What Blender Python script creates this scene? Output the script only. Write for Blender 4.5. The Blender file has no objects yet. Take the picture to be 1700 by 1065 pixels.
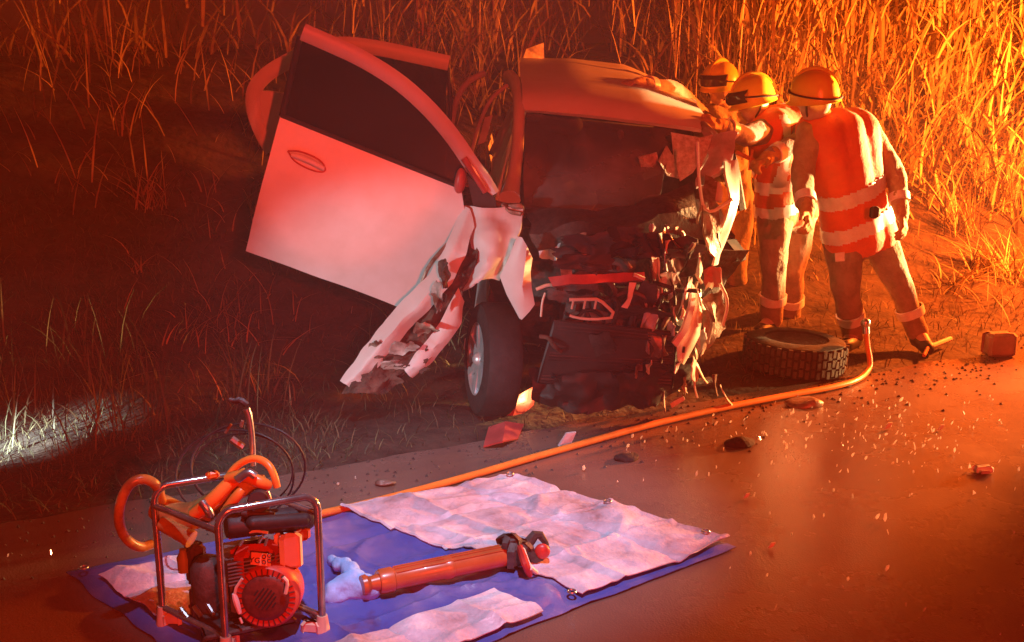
import bpy, math, random
import numpy as np
from mathutils import Vector, Matrix, noise, Quaternion

SC = bpy.context.scene
random.seed(7)
RNG = np.random.default_rng(7)
R = math.radians

# ------------------------------------------------------------------ camera
CAM_H, PITCH, FPX = 1.9, R(13.7), 1900.0      # metres, radians, focal length in photo pixels
cam_data = bpy.data.cameras.new('camera')
cam_data.sensor_width = 36.0
cam_data.lens = 36.0 * FPX / 1700.0
cam_data.clip_start = 0.05
cam_data.clip_end = 900.0
camera = bpy.data.objects.new('camera', cam_data)
SC.collection.objects.link(camera)
camera.location = (0, 0, CAM_H)
camera.rotation_euler = (R(90) - PITCH, 0, 0)
SC.camera = camera

# ------------------------------------------------------------------ night sky, lamps, exposure
world = bpy.data.worlds.new('World')
SC.world = world
world.use_nodes = True
bg = world.node_tree.nodes['Background']
bg.inputs['Color'].default_value = (0.30, 0.013, 0.004, 1)      # night sky glowing with the beacons
bg.inputs['Strength'].default_value = 0.15


def lamp(name, kind, loc, power, color, target=None, angle=60, blend=0.5, radius=0.1):
    d = bpy.data.lights.new(name, kind)
    d.energy = power
    d.color = color
    d.shadow_soft_size = radius
    o = bpy.data.objects.new(name, d)
    SC.collection.objects.link(o)
    o.location = loc
    if target is not None:
        o.rotation_euler = (Vector(target) - Vector(loc)).to_track_quat('-Z', 'Y').to_euler()
    if kind == 'SPOT':
        d.spot_size = R(angle)
        d.spot_blend = blend
    return o


# amber beacon and warm headlamp of the vehicle standing beyond the right edge
lamp('amber_vehicle_lamp', 'SPOT', (5.4, 8.6, 1.85), 4500, (1.0, 0.145, 0.013), (0.57, 9.9, 1.1), 132, 0.12, 0.12)
lamp('warm_headlamp', 'SPOT', (5.2, 8.0, 1.1), 6500, (1.0, 0.55, 0.20), (1.6, 6.75, 1.12), 31, 0.5, 0.06)
lamp('warm_headlamp', 'SPOT', (5.0, 6.9, 0.45), 1600, (1.0, 0.50, 0.17), (1.7, 5.5, 0.06), 40, 0.8, 0.06)  # extra low lamp added to brighten the glass chips
# red beacon of the engine standing behind the camera
lamp('red_beacon', 'SPOT', (1.6, -4.0, 3.0), 2700, (1.0, 0.035, 0.012), (0.2, 6.0, 0.9), 78, 0.9, 0.06)
lamp('red_spot_beacon', 'SPOT', (2.2, -4.0, 2.6), 1800, (1.0, 0.08, 0.045), (-0.90, 6.0, 1.22), 5.8, 0.45, 0.04)  # added narrow spot that puts the red patch on the door
# cool white lamps: an added fill above the tools and the car standing on the left
lamp('white_mast_lamp', 'SPOT', (0.2, 2.0, 5.6), 1450, (0.62, 0.72, 1.0), (-0.35, 4.35, 0.0), 26, 0.7, 0.06)  # unseen overhead fill, added to light the tarpaulin
lamp('white_car_lamp', 'SPOT', (-4.6, 0.9, 1.0), 780, (0.74, 0.95, 1.0), (-0.72, 5.5, 0.52), 16, 0.7, 0.06)
# headlamp beam falling on the verge at the left edge
lamp('car_headlamp', 'SPOT', (-4.6, 2.6, 0.8), 12000, (0.74, 0.96, 1.0), (-3.02, 4.48, 0.12), 12, 1.0, 0.05)

SC.view_settings.view_transform = 'Standard'
SC.view_settings.look = 'None'
SC.view_settings.exposure = 0.12
SC.view_settings.gamma = 1.0
SC.view_settings.use_curve_mapping = False
SC.cycles.use_denoising = True
SC.cycles.max_bounces = 6
SC.cycles.diffuse_bounces = 3
SC.cycles.glossy_bounces = 3
SC.cycles.transmission_bounces = 4
SC.cycles.transparent_max_bounces = 8
SC.cycles.volume_bounces = 0
SC.cycles.sample_clamp_indirect = 4.0
SC.cycles.caustics_reflective = False
SC.cycles.caustics_refractive = False

# ------------------------------------------------------------------ placing helpers
CP, SP = math.cos(PITCH), math.sin(PITCH)


def ray(px, py):
    a, b = (px - 850.0) / FPX, (532.5 - py) / FPX
    return Vector((a, CP + b * SP, -SP + b * CP))


def at(px, py, Y):                      # point at depth Y seen at a pixel of the photograph
    r = ray(px, py)
    t = Y / r.y
    return Vector((0, 0, CAM_H)) + r * t


def gnd(px, py, z=0.0):                 # point of the level ground seen at a pixel
    r = ray(px, py)
    t = (z - CAM_H) / r.z
    return Vector((0, 0, CAM_H)) + r * t


# ------------------------------------------------------------------ materials
def nmat(name, col, rough=0.6, metal=0.0, var=0.15, scale=8.0, bump=0.0, bscale=40.0, coat=0.0, spec=0.5,
         col2=None, island=0.0, sheen=0.0, stretch=None, rvar=0.0):
    m = bpy.data.materials.new(name)
    m.use_nodes = True
    nt = m.node_tree
    b = nt.nodes['Principled BSDF']
    b.inputs['Roughness'].default_value = rough
    b.inputs['Metallic'].default_value = metal
    b.inputs['Coat Weight'].default_value = coat
    b.inputs['Specular IOR Level'].default_value = spec
    b.inputs['Sheen Weight'].default_value = sheen
    tc = nt.nodes.new('ShaderNodeTexCoord')
    src = tc.outputs['Object']
    if stretch:
        mp = nt.nodes.new('ShaderNodeMapping')
        mp.inputs['Scale'].default_value = stretch
        nt.links.new(src, mp.inputs['Vector'])
        src = mp.outputs['Vector']
    nz = nt.nodes.new('ShaderNodeTexNoise')
    nz.inputs['Scale'].default_value = scale
    nz.inputs['Detail'].default_value = 6
    nz.inputs['Roughness'].default_value = 0.65
    nt.links.new(src, nz.inputs['Vector'])
    rp = nt.nodes.new('ShaderNodeValToRGB')
    c2 = col2 if col2 else tuple(max(0, c * (1 - var)) for c in col)
    c1 = col if col2 else tuple(min(1, c * (1 + var)) for c in col)
    rp.color_ramp.elements[0].position = 0.36
    rp.color_ramp.elements[1].position = 0.64
    rp.color_ramp.elements[0].color = (*c2, 1)
    rp.color_ramp.elements[1].color = (*c1, 1)
    nt.links.new(nz.outputs['Fac'], rp.inputs['Fac'])
    out = rp.outputs['Color']
    if island > 0:
        ge = nt.nodes.new('ShaderNodeNewGeometry')
        mr = nt.nodes.new('ShaderNodeMapRange')
        mr.inputs['To Min'].default_value = 1 - island
        mr.inputs['To Max'].default_value = 1 + island
        nt.links.new(ge.outputs['Random Per Island'], mr.inputs['Value'])
        mx = nt.nodes.new('ShaderNodeMix')
        mx.data_type = 'RGBA'
        mx.blend_type = 'MULTIPLY'
        mx.inputs['Factor'].default_value = 1.0
        nt.links.new(out, mx.inputs['A'])
        nt.links.new(mr.outputs['Result'], mx.inputs['B'])
        out = mx.outputs['Result']
    nt.links.new(out, b.inputs['Base Color'])
    if rvar > 0:
        m2 = nt.nodes.new('ShaderNodeMapRange')
        m2.inputs['From Min'].default_value = 0.35
        m2.inputs['From Max'].default_value = 0.65
        m2.inputs['To Min'].default_value = max(0.03, rough - rvar)
        m2.inputs['To Max'].default_value = min(1, rough + rvar)
        nt.links.new(nz.outputs['Fac'], m2.inputs['Value'])
        nt.links.new(m2.outputs['Result'], b.inputs['Roughness'])
    if bump > 0:
        n2 = nt.nodes.new('ShaderNodeTexNoise')
        n2.inputs['Scale'].default_value = bscale
        n2.inputs['Detail'].default_value = 5
        nt.links.new(src, n2.inputs['Vector'])
        bp = nt.nodes.new('ShaderNodeBump')
        bp.inputs['Strength'].default_value = bump
        bp.inputs['Distance'].default_value = 0.02
        nt.links.new(n2.outputs['Fac'], bp.inputs['Height'])
        nt.links.new(bp.outputs['Normal'], b.inputs['Normal'])
    return m


def glass_mat(name, tint, rough=0.05, thru=0.6):
    m = bpy.data.materials.new(name)
    m.use_nodes = True
    nt = m.node_tree
    b = nt.nodes['Principled BSDF']
    b.inputs['Base Color'].default_value = (0.02, 0.02, 0.022, 1)
    b.inputs['Roughness'].default_value = rough
    t = nt.nodes.new('ShaderNodeBsdfTransparent')
    t.inputs['Color'].default_value = (*tint, 1)
    mx = nt.nodes.new('ShaderNodeMixShader')
    mx.inputs['Fac'].default_value = thru
    nt.links.new(b.outputs['BSDF'], mx.inputs[1])
    nt.links.new(t.outputs['BSDF'], mx.inputs[2])
    nt.links.new(mx.outputs['Shader'], nt.nodes['Material Output'].inputs['Surface'])
    return m


M = {}
M['paint'] = nmat('white_paint', (0.74, 0.74, 0.75), 0.42, col2=(0.62, 0.60, 0.58), scale=2.2, coat=0.0, bump=0.08, bscale=5, rvar=.1, spec=0.3)
M['paint_dirty'] = nmat('muddy_white_paint', (0.62, 0.60, 0.57), 0.5, col2=(0.16, 0.10, 0.07), scale=7, bump=0.3, bscale=25)
M['liner'] = nmat('muddy_liner', (0.16, 0.085, 0.06), 0.8, col2=(0.05, 0.03, 0.025), scale=9, bump=0.5, bscale=30)
M['rust'] = nmat('bare_torn_steel', (0.42, 0.30, 0.24), 0.45, metal=0.4, col2=(0.16, 0.09, 0.06), scale=12, bump=0.3)
M['black'] = nmat('black_plastic', (0.022, 0.021, 0.021), 0.55, var=0.3, bump=0.1)
M['seal'] = nmat('black_rubber_seal', (0.015, 0.015, 0.015), 0.7, var=0.3)
M['interior'] = nmat('dark_grey_cloth', (0.055, 0.05, 0.05), 0.9, var=0.3, scale=20)
M['pale_trim'] = nmat('pale_grey_trim', (0.34, 0.31, 0.29), 0.7, var=0.2, scale=6)
M['cloth_bag'] = nmat('airbag_cloth', (0.55, 0.52, 0.5), 0.85, var=0.15, scale=10)
M['tyre'] = nmat('tyre_rubber', (0.022, 0.021, 0.02), 0.75, var=0.3, scale=20, bump=0.2)
M['dusty_tyre'] = nmat('dusty_tyre_rubber', (0.09, 0.075, 0.06), 0.7, col2=(0.035, 0.03, 0.026), scale=14, bump=0.2)
M['alloy'] = nmat('alloy_rim', (0.72, 0.72, 0.74), 0.38, metal=0.55, var=0.1)
M['steel'] = nmat('scratched_steel', (0.55, 0.54, 0.53), 0.3, metal=0.9, var=0.2, scale=15)
M['dark_steel'] = nmat('dark_oily_steel', (0.06, 0.052, 0.048), 0.6, metal=0.2, var=0.4, scale=14, bump=0.3)
M['cream'] = nmat('cream_plastic', (0.72, 0.66, 0.55), 0.45, var=0.12, scale=9)
M['red_plastic'] = nmat('red_plastic', (0.40, 0.03, 0.025), 0.4, var=0.2, scale=10)
M['lens_red'] = nmat('red_lamp_plastic', (0.45, 0.07, 0.06), 0.35, var=0.2, scale=10)
M['glass'] = glass_mat('tinted_glass', (0.34, 0.33, 0.34), 0.08, 0.5)
M['screen'] = glass_mat('windscreen_glass', (0.6, 0.58, 0.58), 0.12, 0.72)
_nt = M['screen'].node_tree
_tc = _nt.nodes.new('ShaderNodeTexCoord')
_n1 = _nt.nodes.new('ShaderNodeTexNoise')
_n1.inputs['Scale'].default_value = 2.6
_n1.inputs['Detail'].default_value = 7
_n2 = _nt.nodes.new('ShaderNodeTexVoronoi')
_n2.feature = 'DISTANCE_TO_EDGE'
_n2.inputs['Scale'].default_value = 9
_nt.links.new(_tc.outputs['Object'], _n1.inputs['Vector'])
_nt.links.new(_n1.outputs['Color'], _n2.inputs['Vector'])
_m1 = _nt.nodes.new('ShaderNodeMapRange')
_m1.inputs['From Min'].default_value = 0.42
_m1.inputs['From Max'].default_value = 0.68
_m1.inputs['To Min'].default_value = 0.88
_m1.inputs['To Max'].default_value = 0.45
_nt.links.new(_n1.outputs['Fac'], _m1.inputs['Value'])
_mx = [n for n in _nt.nodes if n.type == 'MIX_SHADER'][0]
_nt.links.new(_m1.outputs['Result'], _mx.inputs['Fac'])
_b = _nt.nodes['Principled BSDF']
_b.inputs['Base Color'].default_value = (0.40, 0.37, 0.36, 1)      # crazed glass; pale patches also stand in for hazy reflections
_b.inputs['Roughness'].default_value = 0.4
M['frost'] = nmat('shattered_glass', (0.72, 0.67, 0.65), 0.3, col2=(0.38, 0.32, 0.30), scale=30, bump=0.6, bscale=90)
M['shard'] = nmat('glass_crumb', (0.80, 0.82, 0.82), 0.12, var=0.1, spec=0.9)
_nt = M['shard'].node_tree
_tr = _nt.nodes.new('ShaderNodeBsdfTranslucent')
_tr.inputs['Color'].default_value = (.9, .9, .9, 1)
_mx = _nt.nodes.new('ShaderNodeMixShader')
_mx.inputs['Fac'].default_value = .55
_nt.links.new(_nt.nodes['Principled BSDF'].outputs['BSDF'], _mx.inputs[1])
_nt.links.new(_tr.outputs['BSDF'], _mx.inputs[2])
_nt.links.new(_mx.outputs['Shader'], _nt.nodes['Material Output'].inputs['Surface'])
M['white'] = nmat('white_plastic', (0.78, 0.77, 0.76), 0.4, var=0.05)
M['lilac'] = nmat('grey_lining', (0.50, 0.50, 0.56), 0.6, var=0.25, scale=9)
# ------------------------------------------------------------------ mesh helpers
def link(o, parent=None):
    SC.collection.objects.link(o)
    if parent is not None:
        o.parent = parent
    return o


def tag(o, label, cat, group=None, kind=None):
    o['label'] = label
    if cat:
        o['category'] = cat
    if group:
        o['group'] = group
    if kind:
        o['kind'] = kind
    return o


def thing(name, label, cat, loc, group=None, rot=(0, 0, 0)):
    o = bpy.data.objects.new(name, None)
    o.empty_display_size = 0.1
    link(o)
    o.location = loc
    o.rotation_euler = rot
    return tag(o, label, cat, group)


def root_matrix(o):
    m = Matrix.Identity(4)
    while o is not None:
        m = (Matrix.Translation(o.location) @ o.rotation_euler.to_matrix().to_4x4()) @ m
        o = o.parent
    return m


def copy_tree(o, parent=None):
    c = o.copy()
    SC.collection.objects.link(c)
    c.parent = parent
    for ch in list(o.children):
        copy_tree(ch, c)
    return c


def frame_of(d):
    d = Vector(d).normalized()
    a = Vector((0, 0, 1)) if abs(d.z) < 0.9 else Vector((1, 0, 0))
    s = d.cross(a).normalized()
    return d, s, s.cross(d).normalized()


class MB:
    def __init__(self):
        self.v, self.f = [], []

    def add(self, vs, fs):
        n = len(self.v)
        self.v += [Vector(p) for p in vs]
        self.f += [tuple(i + n for i in f) for f in fs]
        return self

    def box(self, c, size, rot=None, taper=1.0, bev=0.0):
        c = Vector(c)
        x, y, z = (s / 2 for s in size)
        if bev > 0:
            b = min(bev, x * .9, y * .9, z * .9)
            vs = []
            for zz, kk in ((-z, b), (-z + b, 0), (z - b, 0), (z, b)):
                t = taper if zz > 0 else 1
                X, Y = (x - kk) * t, (y - kk) * t
                for sx, sy in ((-1, -1), (1, -1), (1, 1), (-1, 1)):
                    vs.append(Vector((sx * (X - b), sy * Y, zz)) if sx * sy > 0 else Vector((sx * X, sy * (Y - b), zz)))
                    vs.append(Vector((sx * X, sy * (Y - b), zz)) if sx * sy > 0 else Vector((sx * (X - b), sy * Y, zz)))
            fs = []
            for k in range(3):
                for i in range(8):
                    j = (i + 1) % 8
                    fs.append((k * 8 + i, k * 8 + j, k * 8 + 8 + j, k * 8 + 8 + i))
            fs.append(tuple(reversed(range(8))))
            fs.append(tuple(range(24, 32)))
        else:
            vs = [Vector((sx * x * (taper if zz > 0 else 1), sy * y * (taper if zz > 0 else 1), zz))
                  for zz in (-z, z) for sx, sy in ((-1, -1), (1, -1), (1, 1), (-1, 1))]
            fs = [(3, 2, 1, 0), (4, 5, 6, 7), (0, 1, 5, 4), (1, 2, 6, 5), (2, 3, 7, 6), (3, 0, 4, 7)]
        if rot is not None:
            m = rot if isinstance(rot, Matrix) else Matrix.Rotation(rot, 3, 'Z')
            vs = [m @ p for p in vs]
        return self.add([p + c for p in vs], fs)

    def tube(self, pts, r, seg=10, closed=False, smooth=0, flat=None):
        pts = [Vector(p) for p in pts]
        for _ in range(smooth):
            q = []
            n = len(pts)
            rng = range(n if closed else n - 1)
            if not closed:
                q.append(pts[0])
            for i in rng:
                a, b = pts[i], pts[(i + 1) % n]
                q += [a * .75 + b * .25, a * .25 + b * .75]
            if not closed:
                q.append(pts[-1])
            pts = q
        n = len(pts)
        rs = r if isinstance(r, (list, tuple)) else None
        vs, prev = [], None
        for i, p in enumerate(pts):
            if closed:
                d = pts[(i + 1) % n] - pts[i - 1]
            else:
                d = pts[min(i + 1, n - 1)] - pts[max(i - 1, 0)]
            d, s, u = frame_of(d if d.length > 1e-9 else (0, 0, 1))
            if prev is not None:
                s = (prev - d * prev.dot(d))
                s = s.normalized() if s.length > 1e-6 else frame_of(d)[1]
                u = s.cross(d)
            prev = s
            if rs:
                t = i / max(1, n - 1) * (len(rs) - 1)
                k = min(int(t), len(rs) - 2)
                rr = rs[k] * (1 - (t - k)) + rs[k + 1] * (t - k)
            else:
                rr = r
            for k in range(seg):
                a = 2 * math.pi * k / seg
                vs.append(p + (s * math.cos(a) + u * math.sin(a)) * rr)
        fs = []
        for i in range(n if closed else n - 1):
            for k in range(seg):
                a, b = i * seg + k, i * seg + (k + 1) % seg
                j = ((i + 1) % n) * seg
                fs.append((b, a, j + k, j + (k + 1) % seg))
        if not closed:
            fs.append(tuple(range(seg)))
            fs.append(tuple(reversed(range((n - 1) * seg, n * seg))))
        return self.add(vs, fs)

    def lathe(self, prof, c, axis, seg=32, arc=None):   # prof: (radius, along axis)
        c = Vector(c)
        d, s, u = frame_of(axis)
        vs, fs = [], []
        for r, h in prof:
            for k in range(seg):
                a = 2 * math.pi * k / seg
                vs.append(c + d * h + (s * math.cos(a) + u * math.sin(a)) * r)
        for i in range(len(prof) - 1):
            for k in range(seg):
                a, b = i * seg + k, i * seg + (k + 1) % seg
                fs.append((a, b, b + seg, a + seg))
        return self.add(vs, fs)

    def prism(self, poly, thick):       # poly: 3-D outline, extruded along its own normal (both ways)
        poly = [Vector(p) for p in poly]
        nrm = Vector((0, 0, 0))
        for i in range(len(poly)):
            nrm += (poly[i] - poly[0]).cross(poly[(i + 1) % len(poly)] - poly[0])
        nrm = nrm.normalized() if nrm.length > 1e-9 else Vector((0, 1, 0))
        n = len(poly)
        vs = [p + nrm * thick / 2 for p in poly] + [p - nrm * thick / 2 for p in poly]
        fs = [tuple(range(n)), tuple(reversed(range(n, 2 * n)))]
        fs += [(i, i + n, (i + 1) % n + n, (i + 1) % n) for i in range(n)]
        return self.add(vs, fs)

    def sheet(self, grid, thick):       # grid of points [row][col] -> closed sheet with thickness
        h, w = len(grid), len(grid[0])
        P = [[Vector(p) for p in row] for row in grid]
        front, back = [], []
        for i in range(h):
            for j in range(w):
                a = P[min(i + 1, h - 1)][j] - P[max(i - 1, 0)][j]
                b = P[i][min(j + 1, w - 1)] - P[i][max(j - 1, 0)]
                n = a.cross(b)
                n = n.normalized() if n.length > 1e-9 else Vector((0, 0, 1))
                front.append(P[i][j] + n * thick / 2)
                back.append(P[i][j] - n * thick / 2)
        N = h * w
        fs = []
        for i in range(h - 1):
            for j in range(w - 1):
                a, b, c, d = i * w + j, i * w + j + 1, (i + 1) * w + j + 1, (i + 1) * w + j
                fs.append((d, c, b, a))
                fs.append((a + N, b + N, c + N, d + N))
        rim = [j for j in range(w)] + [i * w + w - 1 for i in range(1, h)] + \
              [(h - 1) * w + j for j in range(w - 2, -1, -1)] + [i * w for i in range(h - 2, 0, -1)]
        for k in range(len(rim)):
            a, b = rim[k], rim[(k + 1) % len(rim)]
            fs.append((a, b, b + N, a + N))
        return self.add(front + back, fs)

    def ellipsoid(self, c, rad, seg=20, rings=12, rot=None):
        c = Vector(c)
        vs, fs = [], []
        for i in range(rings + 1):
            t = math.pi * i / rings
            for k in range(seg):
                a = 2 * math.pi * k / seg
                p = Vector((rad[0] * math.sin(t) * math.cos(a), rad[1] * math.sin(t) * math.sin(a), rad[2] * math.cos(t)))
                vs.append(c + (rot @ p if rot else p))
        for i in range(rings):
            for k in range(seg):
                a, b = i * seg + k, i * seg + (k + 1) % seg
                fs.append((a, a + seg, b + seg, b))
        return self.add(vs, fs)

    def capsule(self, a, ra, b, rb, seg=14):
        a, b = Vector(a), Vector(b)
        d, s, u = frame_of(b - a if (b - a).length > 1e-6 else (0, 0, 1))
        vs, fs = [], []
        rows = [(a - d * ra * math.cos(t), ra * math.sin(t)) for t in (0.02, .4, .8, 1.2, math.pi / 2)]
        rows += [(b + d * rb * math.cos(t), rb * math.sin(t)) for t in (math.pi / 2, 1.2, .8, .4, 0.02)]
        for c, r in rows:
            for k in range(seg):
                t = 2 * math.pi * k / seg
                vs.append(c + (s * math.cos(t) + u * math.sin(t)) * r)
        for i in range(len(rows) - 1):
            for k in range(seg):
                p, q = i * seg + k, i * seg + (k + 1) % seg
                fs.append((p, q, q + seg, p + seg))
        fs.append(tuple(reversed(range(seg))))
        fs.append(tuple(range((len(rows) - 1) * seg, len(rows) * seg)))
        return self.add(vs, fs)

    def crumple(self, amp, freq, seed=0, start=0):
        o = Vector((seed * 7.3, seed * 3.1, seed * 1.7))
        for i in range(start, len(self.v)):
            p = self.v[i]
            n = noise.noise_vector(p * freq + o) + noise.noise_vector(p * freq * 2.3 + o) * 0.5
            self.v[i] = p + n * amp
        return self

    def crease(self, amp, freq, seed=0, start=0):
        o = Vector((seed * 5.3, seed * 2.1, seed * 3.7))
        ax = noise.noise_vector(o + Vector((.3, .7, .1)))
        for i in range(start, len(self.v)):
            p = self.v[i]
            w = (1 - abs(noise.noise(p * freq + o)) * 3) + .5 * (1 - abs(noise.noise(p * freq * 2.2 - o)) * 3)
            self.v[i] = p + (Vector((0, -1, 0)) + ax) * (w * amp * .6)
        return self

    def scrap(self, poly, thick, amp, freq, seed):   # torn piece: jagged outline, folded surface
        P = [Vector(p) for p in poly]
        c = sum(P, Vector()) / len(P)
        out = []
        rr = random.Random(seed)
        for i in range(len(P)):
            a, b = P[i], P[(i + 1) % len(P)]
            for k in range(5):
                q = a.lerp(b, k / 5)
                out.append(c.lerp(q, 1 + rr.uniform(-.12, .10)))
        out.append(out[0])
        n0 = len(self.v)
        self.sheet([[c.lerp(p, f) for p in out] for f in (.04, .3, .55, .8, 1.0)], thick)
        self.crumple(amp, freq, seed, n0)
        return self.crease(amp * 1.2, freq * .8, seed, n0)

    def build(self, name, mat, parent=None, local=False, smooth=True, kind=None, angle=40, label=None):
        me = bpy.data.meshes.new(name)
        vs = self.v
        if parent is not None and not local:
            mi = root_matrix(parent).inverted()
            vs = [mi @ p for p in vs]
        me.from_pydata([tuple(p) for p in vs], [], self.f)
        mats = mat if isinstance(mat, (list, tuple)) else [mat]
        for m_ in mats:
            me.materials.append(M[m_] if isinstance(m_, str) else m_)
        if smooth:
            me.polygons.foreach_set('use_smooth', [True] * len(me.polygons))
            me.set_sharp_from_angle(angle=R(angle))
        me.update()
        o = bpy.data.objects.new(name, me)
        link(o, parent)
        if kind:
            o['kind'] = kind
        if label:
            o['label'] = label
        return o


def remeshed(name, mb, voxel, mat, parent, wrinkle=0.0, wfreq=14.0, iters=4, seed=0, stretch=(1, 1, 1)):
    """one continuous surface grown over overlapping rounded shapes"""
    tmp = mb.build(name + '_tmp', mat, None, smooth=False)
    r = tmp.modifiers.new('r', 'REMESH')
    r.mode = 'VOXEL'
    r.voxel_size = voxel
    s = tmp.modifiers.new('s', 'SMOOTH')
    s.factor = 0.5
    s.iterations = iters
    dg = bpy.context.evaluated_depsgraph_get()
    me = bpy.data.meshes.new_from_object(tmp.evaluated_get(dg))
    me.name = name
    old = tmp.data
    bpy.data.objects.remove(tmp)
    bpy.data.meshes.remove(old)
    me.materials.clear()
    me.materials.append(M[mat] if isinstance(mat, str) else mat)
    if wrinkle > 0:
        off = Vector((seed * 5.1, seed * 2.7, seed))
        st = Vector(stretch)
        nn = [v.normal.copy() for v in me.vertices]
        for v, n in zip(me.vertices, nn):
            q = Vector((v.co.x * st.x, v.co.y * st.y, v.co.z * st.z)) * wfreq + off
            w = noise.noise(q) + 0.5 * noise.noise(q * 2.1)
            v.co += n * (w * wrinkle)
    if parent is not None:
        me.transform(root_matrix(parent).inverted())
    me.polygons.foreach_set('use_smooth', [True] * len(me.polygons))
    me.update()
    o = bpy.data.objects.new(name, me)
    return link(o, parent)


def fast_mesh(name, verts, faces, mat, kind=None, smooth=True):
    """verts (N,3) array, faces list of equal-length index arrays"""
    me = bpy.data.meshes.new(name)
    faces = np.asarray(faces, dtype=np.int32)
    n, k = faces.shape
    me.vertices.add(len(verts))
    me.vertices.foreach_set('co', np.asarray(verts, dtype=np.float32).ravel())
    me.loops.add(n * k)
    me.loops.foreach_set('vertex_index', faces.ravel())
    me.polygons.add(n)
    me.polygons.foreach_set('loop_start', np.arange(0, n * k, k, dtype=np.int32))
    me.polygons.foreach_set('use_smooth', np.ones(n, dtype=bool) if smooth else np.zeros(n, dtype=bool))
    me.materials.append(M[mat] if isinstance(mat, str) else mat)
    me.update(calc_edges=True)
    me.validate()
    o = bpy.data.objects.new(name, me)
    link(o)
    if kind:
        o['kind'] = kind
    return o
# ------------------------------------------------------------------ ground, road, bank
E0 = Vector((-2.08, 4.31, 0))
ED = Vector((0.887, 0.462, 0)).normalized()          # the road edge runs away to the right
EN = Vector((-ED.y, ED.x, 0))                        # pointing from the road into the verge

M['soil'] = nmat('bank_soil', (0.070, 0.044, 0.028), 0.9, col2=(0.025, 0.016, 0.010), scale=5, bump=0.9, bscale=14)


def smooth01(t):
    t = np.clip(t, 0, 1)
    return t * t * (3 - 2 * t)


def bank(x, y):
    s = (x - E0.x) * EN.x + (y - E0.y) * EN.y
    z = 1.72 * smooth01((s - 0.9) / 4.4) + 0.05 * smooth01(s / 0.9)
    # the wheels of the wreck have ploughed a hollow
    g = np.exp(-(((x - 0.5) / 1.3) ** 2 + ((y - 8.2) / 1.6) ** 2))
    z = z * (1 - 0.75 * g)
    z = z + smooth01((s - 0.1) / 0.6) * (0.05 * np.sin(x * 2.1 + 1.3 * np.sin(y * 1.7)) * np.sin(y * 2.6 + x)
                                         + 0.025 * np.sin(x * 6.3 + y * 4.1) * np.sin(y * 7.7 - x * 2.3))
    z = z - 0.03 * (1 - smooth01((s + 0.05) / 0.15))
    return z, s


def bank_z(x, y):
    return float(bank(np.array([x]), np.array([y]))[0][0])


def axis_grid(lo, hi, core0, core1, step):
    a = list(np.arange(core0, core1 + 1e-6, step))
    d, p = step, core1
    while p < hi:
        d *= 1.35
        p += d
        a.append(min(p, hi))
    d, p = step, core0
    while p > lo:
        d *= 1.35
        p -= d
        a.insert(0, max(p, lo))
    return np.array(a)


gx, gy = axis_grid(-320, 320, -8, 9, 0.1), axis_grid(-120, 420, 2, 15, 0.1)
X, Y = np.meshgrid(gx, gy)
Z, _ = bank(X, Y)
nx, ny = len(gx), len(gy)
idx = np.arange(nx * ny).reshape(ny, nx)
quads = np.stack([idx[:-1, :-1], idx[:-1, 1:], idx[1:, 1:], idx[1:, :-1]], -1).reshape(-1, 4)
fast_mesh('ground', np.stack([X, Y, Z], -1).reshape(-1, 3), quads, 'soil', 'structure')


def road_mat():
    m = nmat('wet_asphalt', (0.19, 0.118, 0.092), 0.25, col2=(0.15, 0.094, 0.074), scale=1.2, spec=0.6, rvar=0.10)
    nt = m.node_tree
    b = nt.nodes['Principled BSDF']
    tc = nt.nodes.new('ShaderNodeTexCoord')
    v = nt.nodes.new('ShaderNodeTexVoronoi')
    v.inputs['Scale'].default_value = 130
    nt.links.new(tc.outputs['Object'], v.inputs['Vector'])
    n = nt.nodes.new('ShaderNodeTexNoise')
    n.inputs['Scale'].default_value = 4
    n.inputs['Detail'].default_value = 8
    nt.links.new(tc.outputs['Object'], n.inputs['Vector'])
    ad = nt.nodes.new('ShaderNodeMath')
    ad.operation = 'MULTIPLY_ADD'
    ad.inputs[1].default_value = 2.0
    nt.links.new(n.outputs['Fac'], ad.inputs[0])
    nt.links.new(v.outputs['Distance'], ad.inputs[2])
    bp = nt.nodes.new('ShaderNodeBump')
    bp.inputs['Strength'].default_value = 0.35
    bp.inputs['Distance'].default_value = 0.002
    nt.links.new(ad.outputs['Value'], bp.inputs['Height'])
    nt.links.new(bp.outputs['Normal'], b.inputs['Normal'])
    return m


M['asphalt'] = road_mat()
rows = []
ts = np.concatenate([np.arange(-90, -8, 4.0), np.arange(-8, 12, 0.12), np.arange(12, 200, 6.0)])
for k, s in enumerate((-10.0, -6, -3, -1.2, -0.4, 0.0)):
    row = []
    for t in ts:
        e = 0.05 * noise.noise(Vector((t * 1.9, 3.3, 0))) + 0.03 * noise.noise(Vector((t * 7, 1.3, 0))) if k == 5 else 0
        p = E0 + ED * float(t) + EN * (s + e)
        row.append((p.x, p.y, 0.0))
    rows.append(row)
mb = MB()
w = len(ts)
mb.add([p for r in rows for p in r], [(i * w + j, i * w + j + 1, (i + 1) * w + j + 1, (i + 1) * w + j)
                                      for i in range(5) for j in range(w - 1)])
# crumbling edge of the asphalt
e0 = len(mb.v)
mb.add([(p[0], p[1], 0.0) for p in rows[5]] + [(p[0] + EN.x * 0.03, p[1] + EN.y * 0.03, -0.06) for p in rows[5]],
       [(j, j + 1, w + j + 1, w + j) for j in range(w - 1)])
road = mb.build('road', 'asphalt')
road['kind'] = 'structure'

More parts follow.
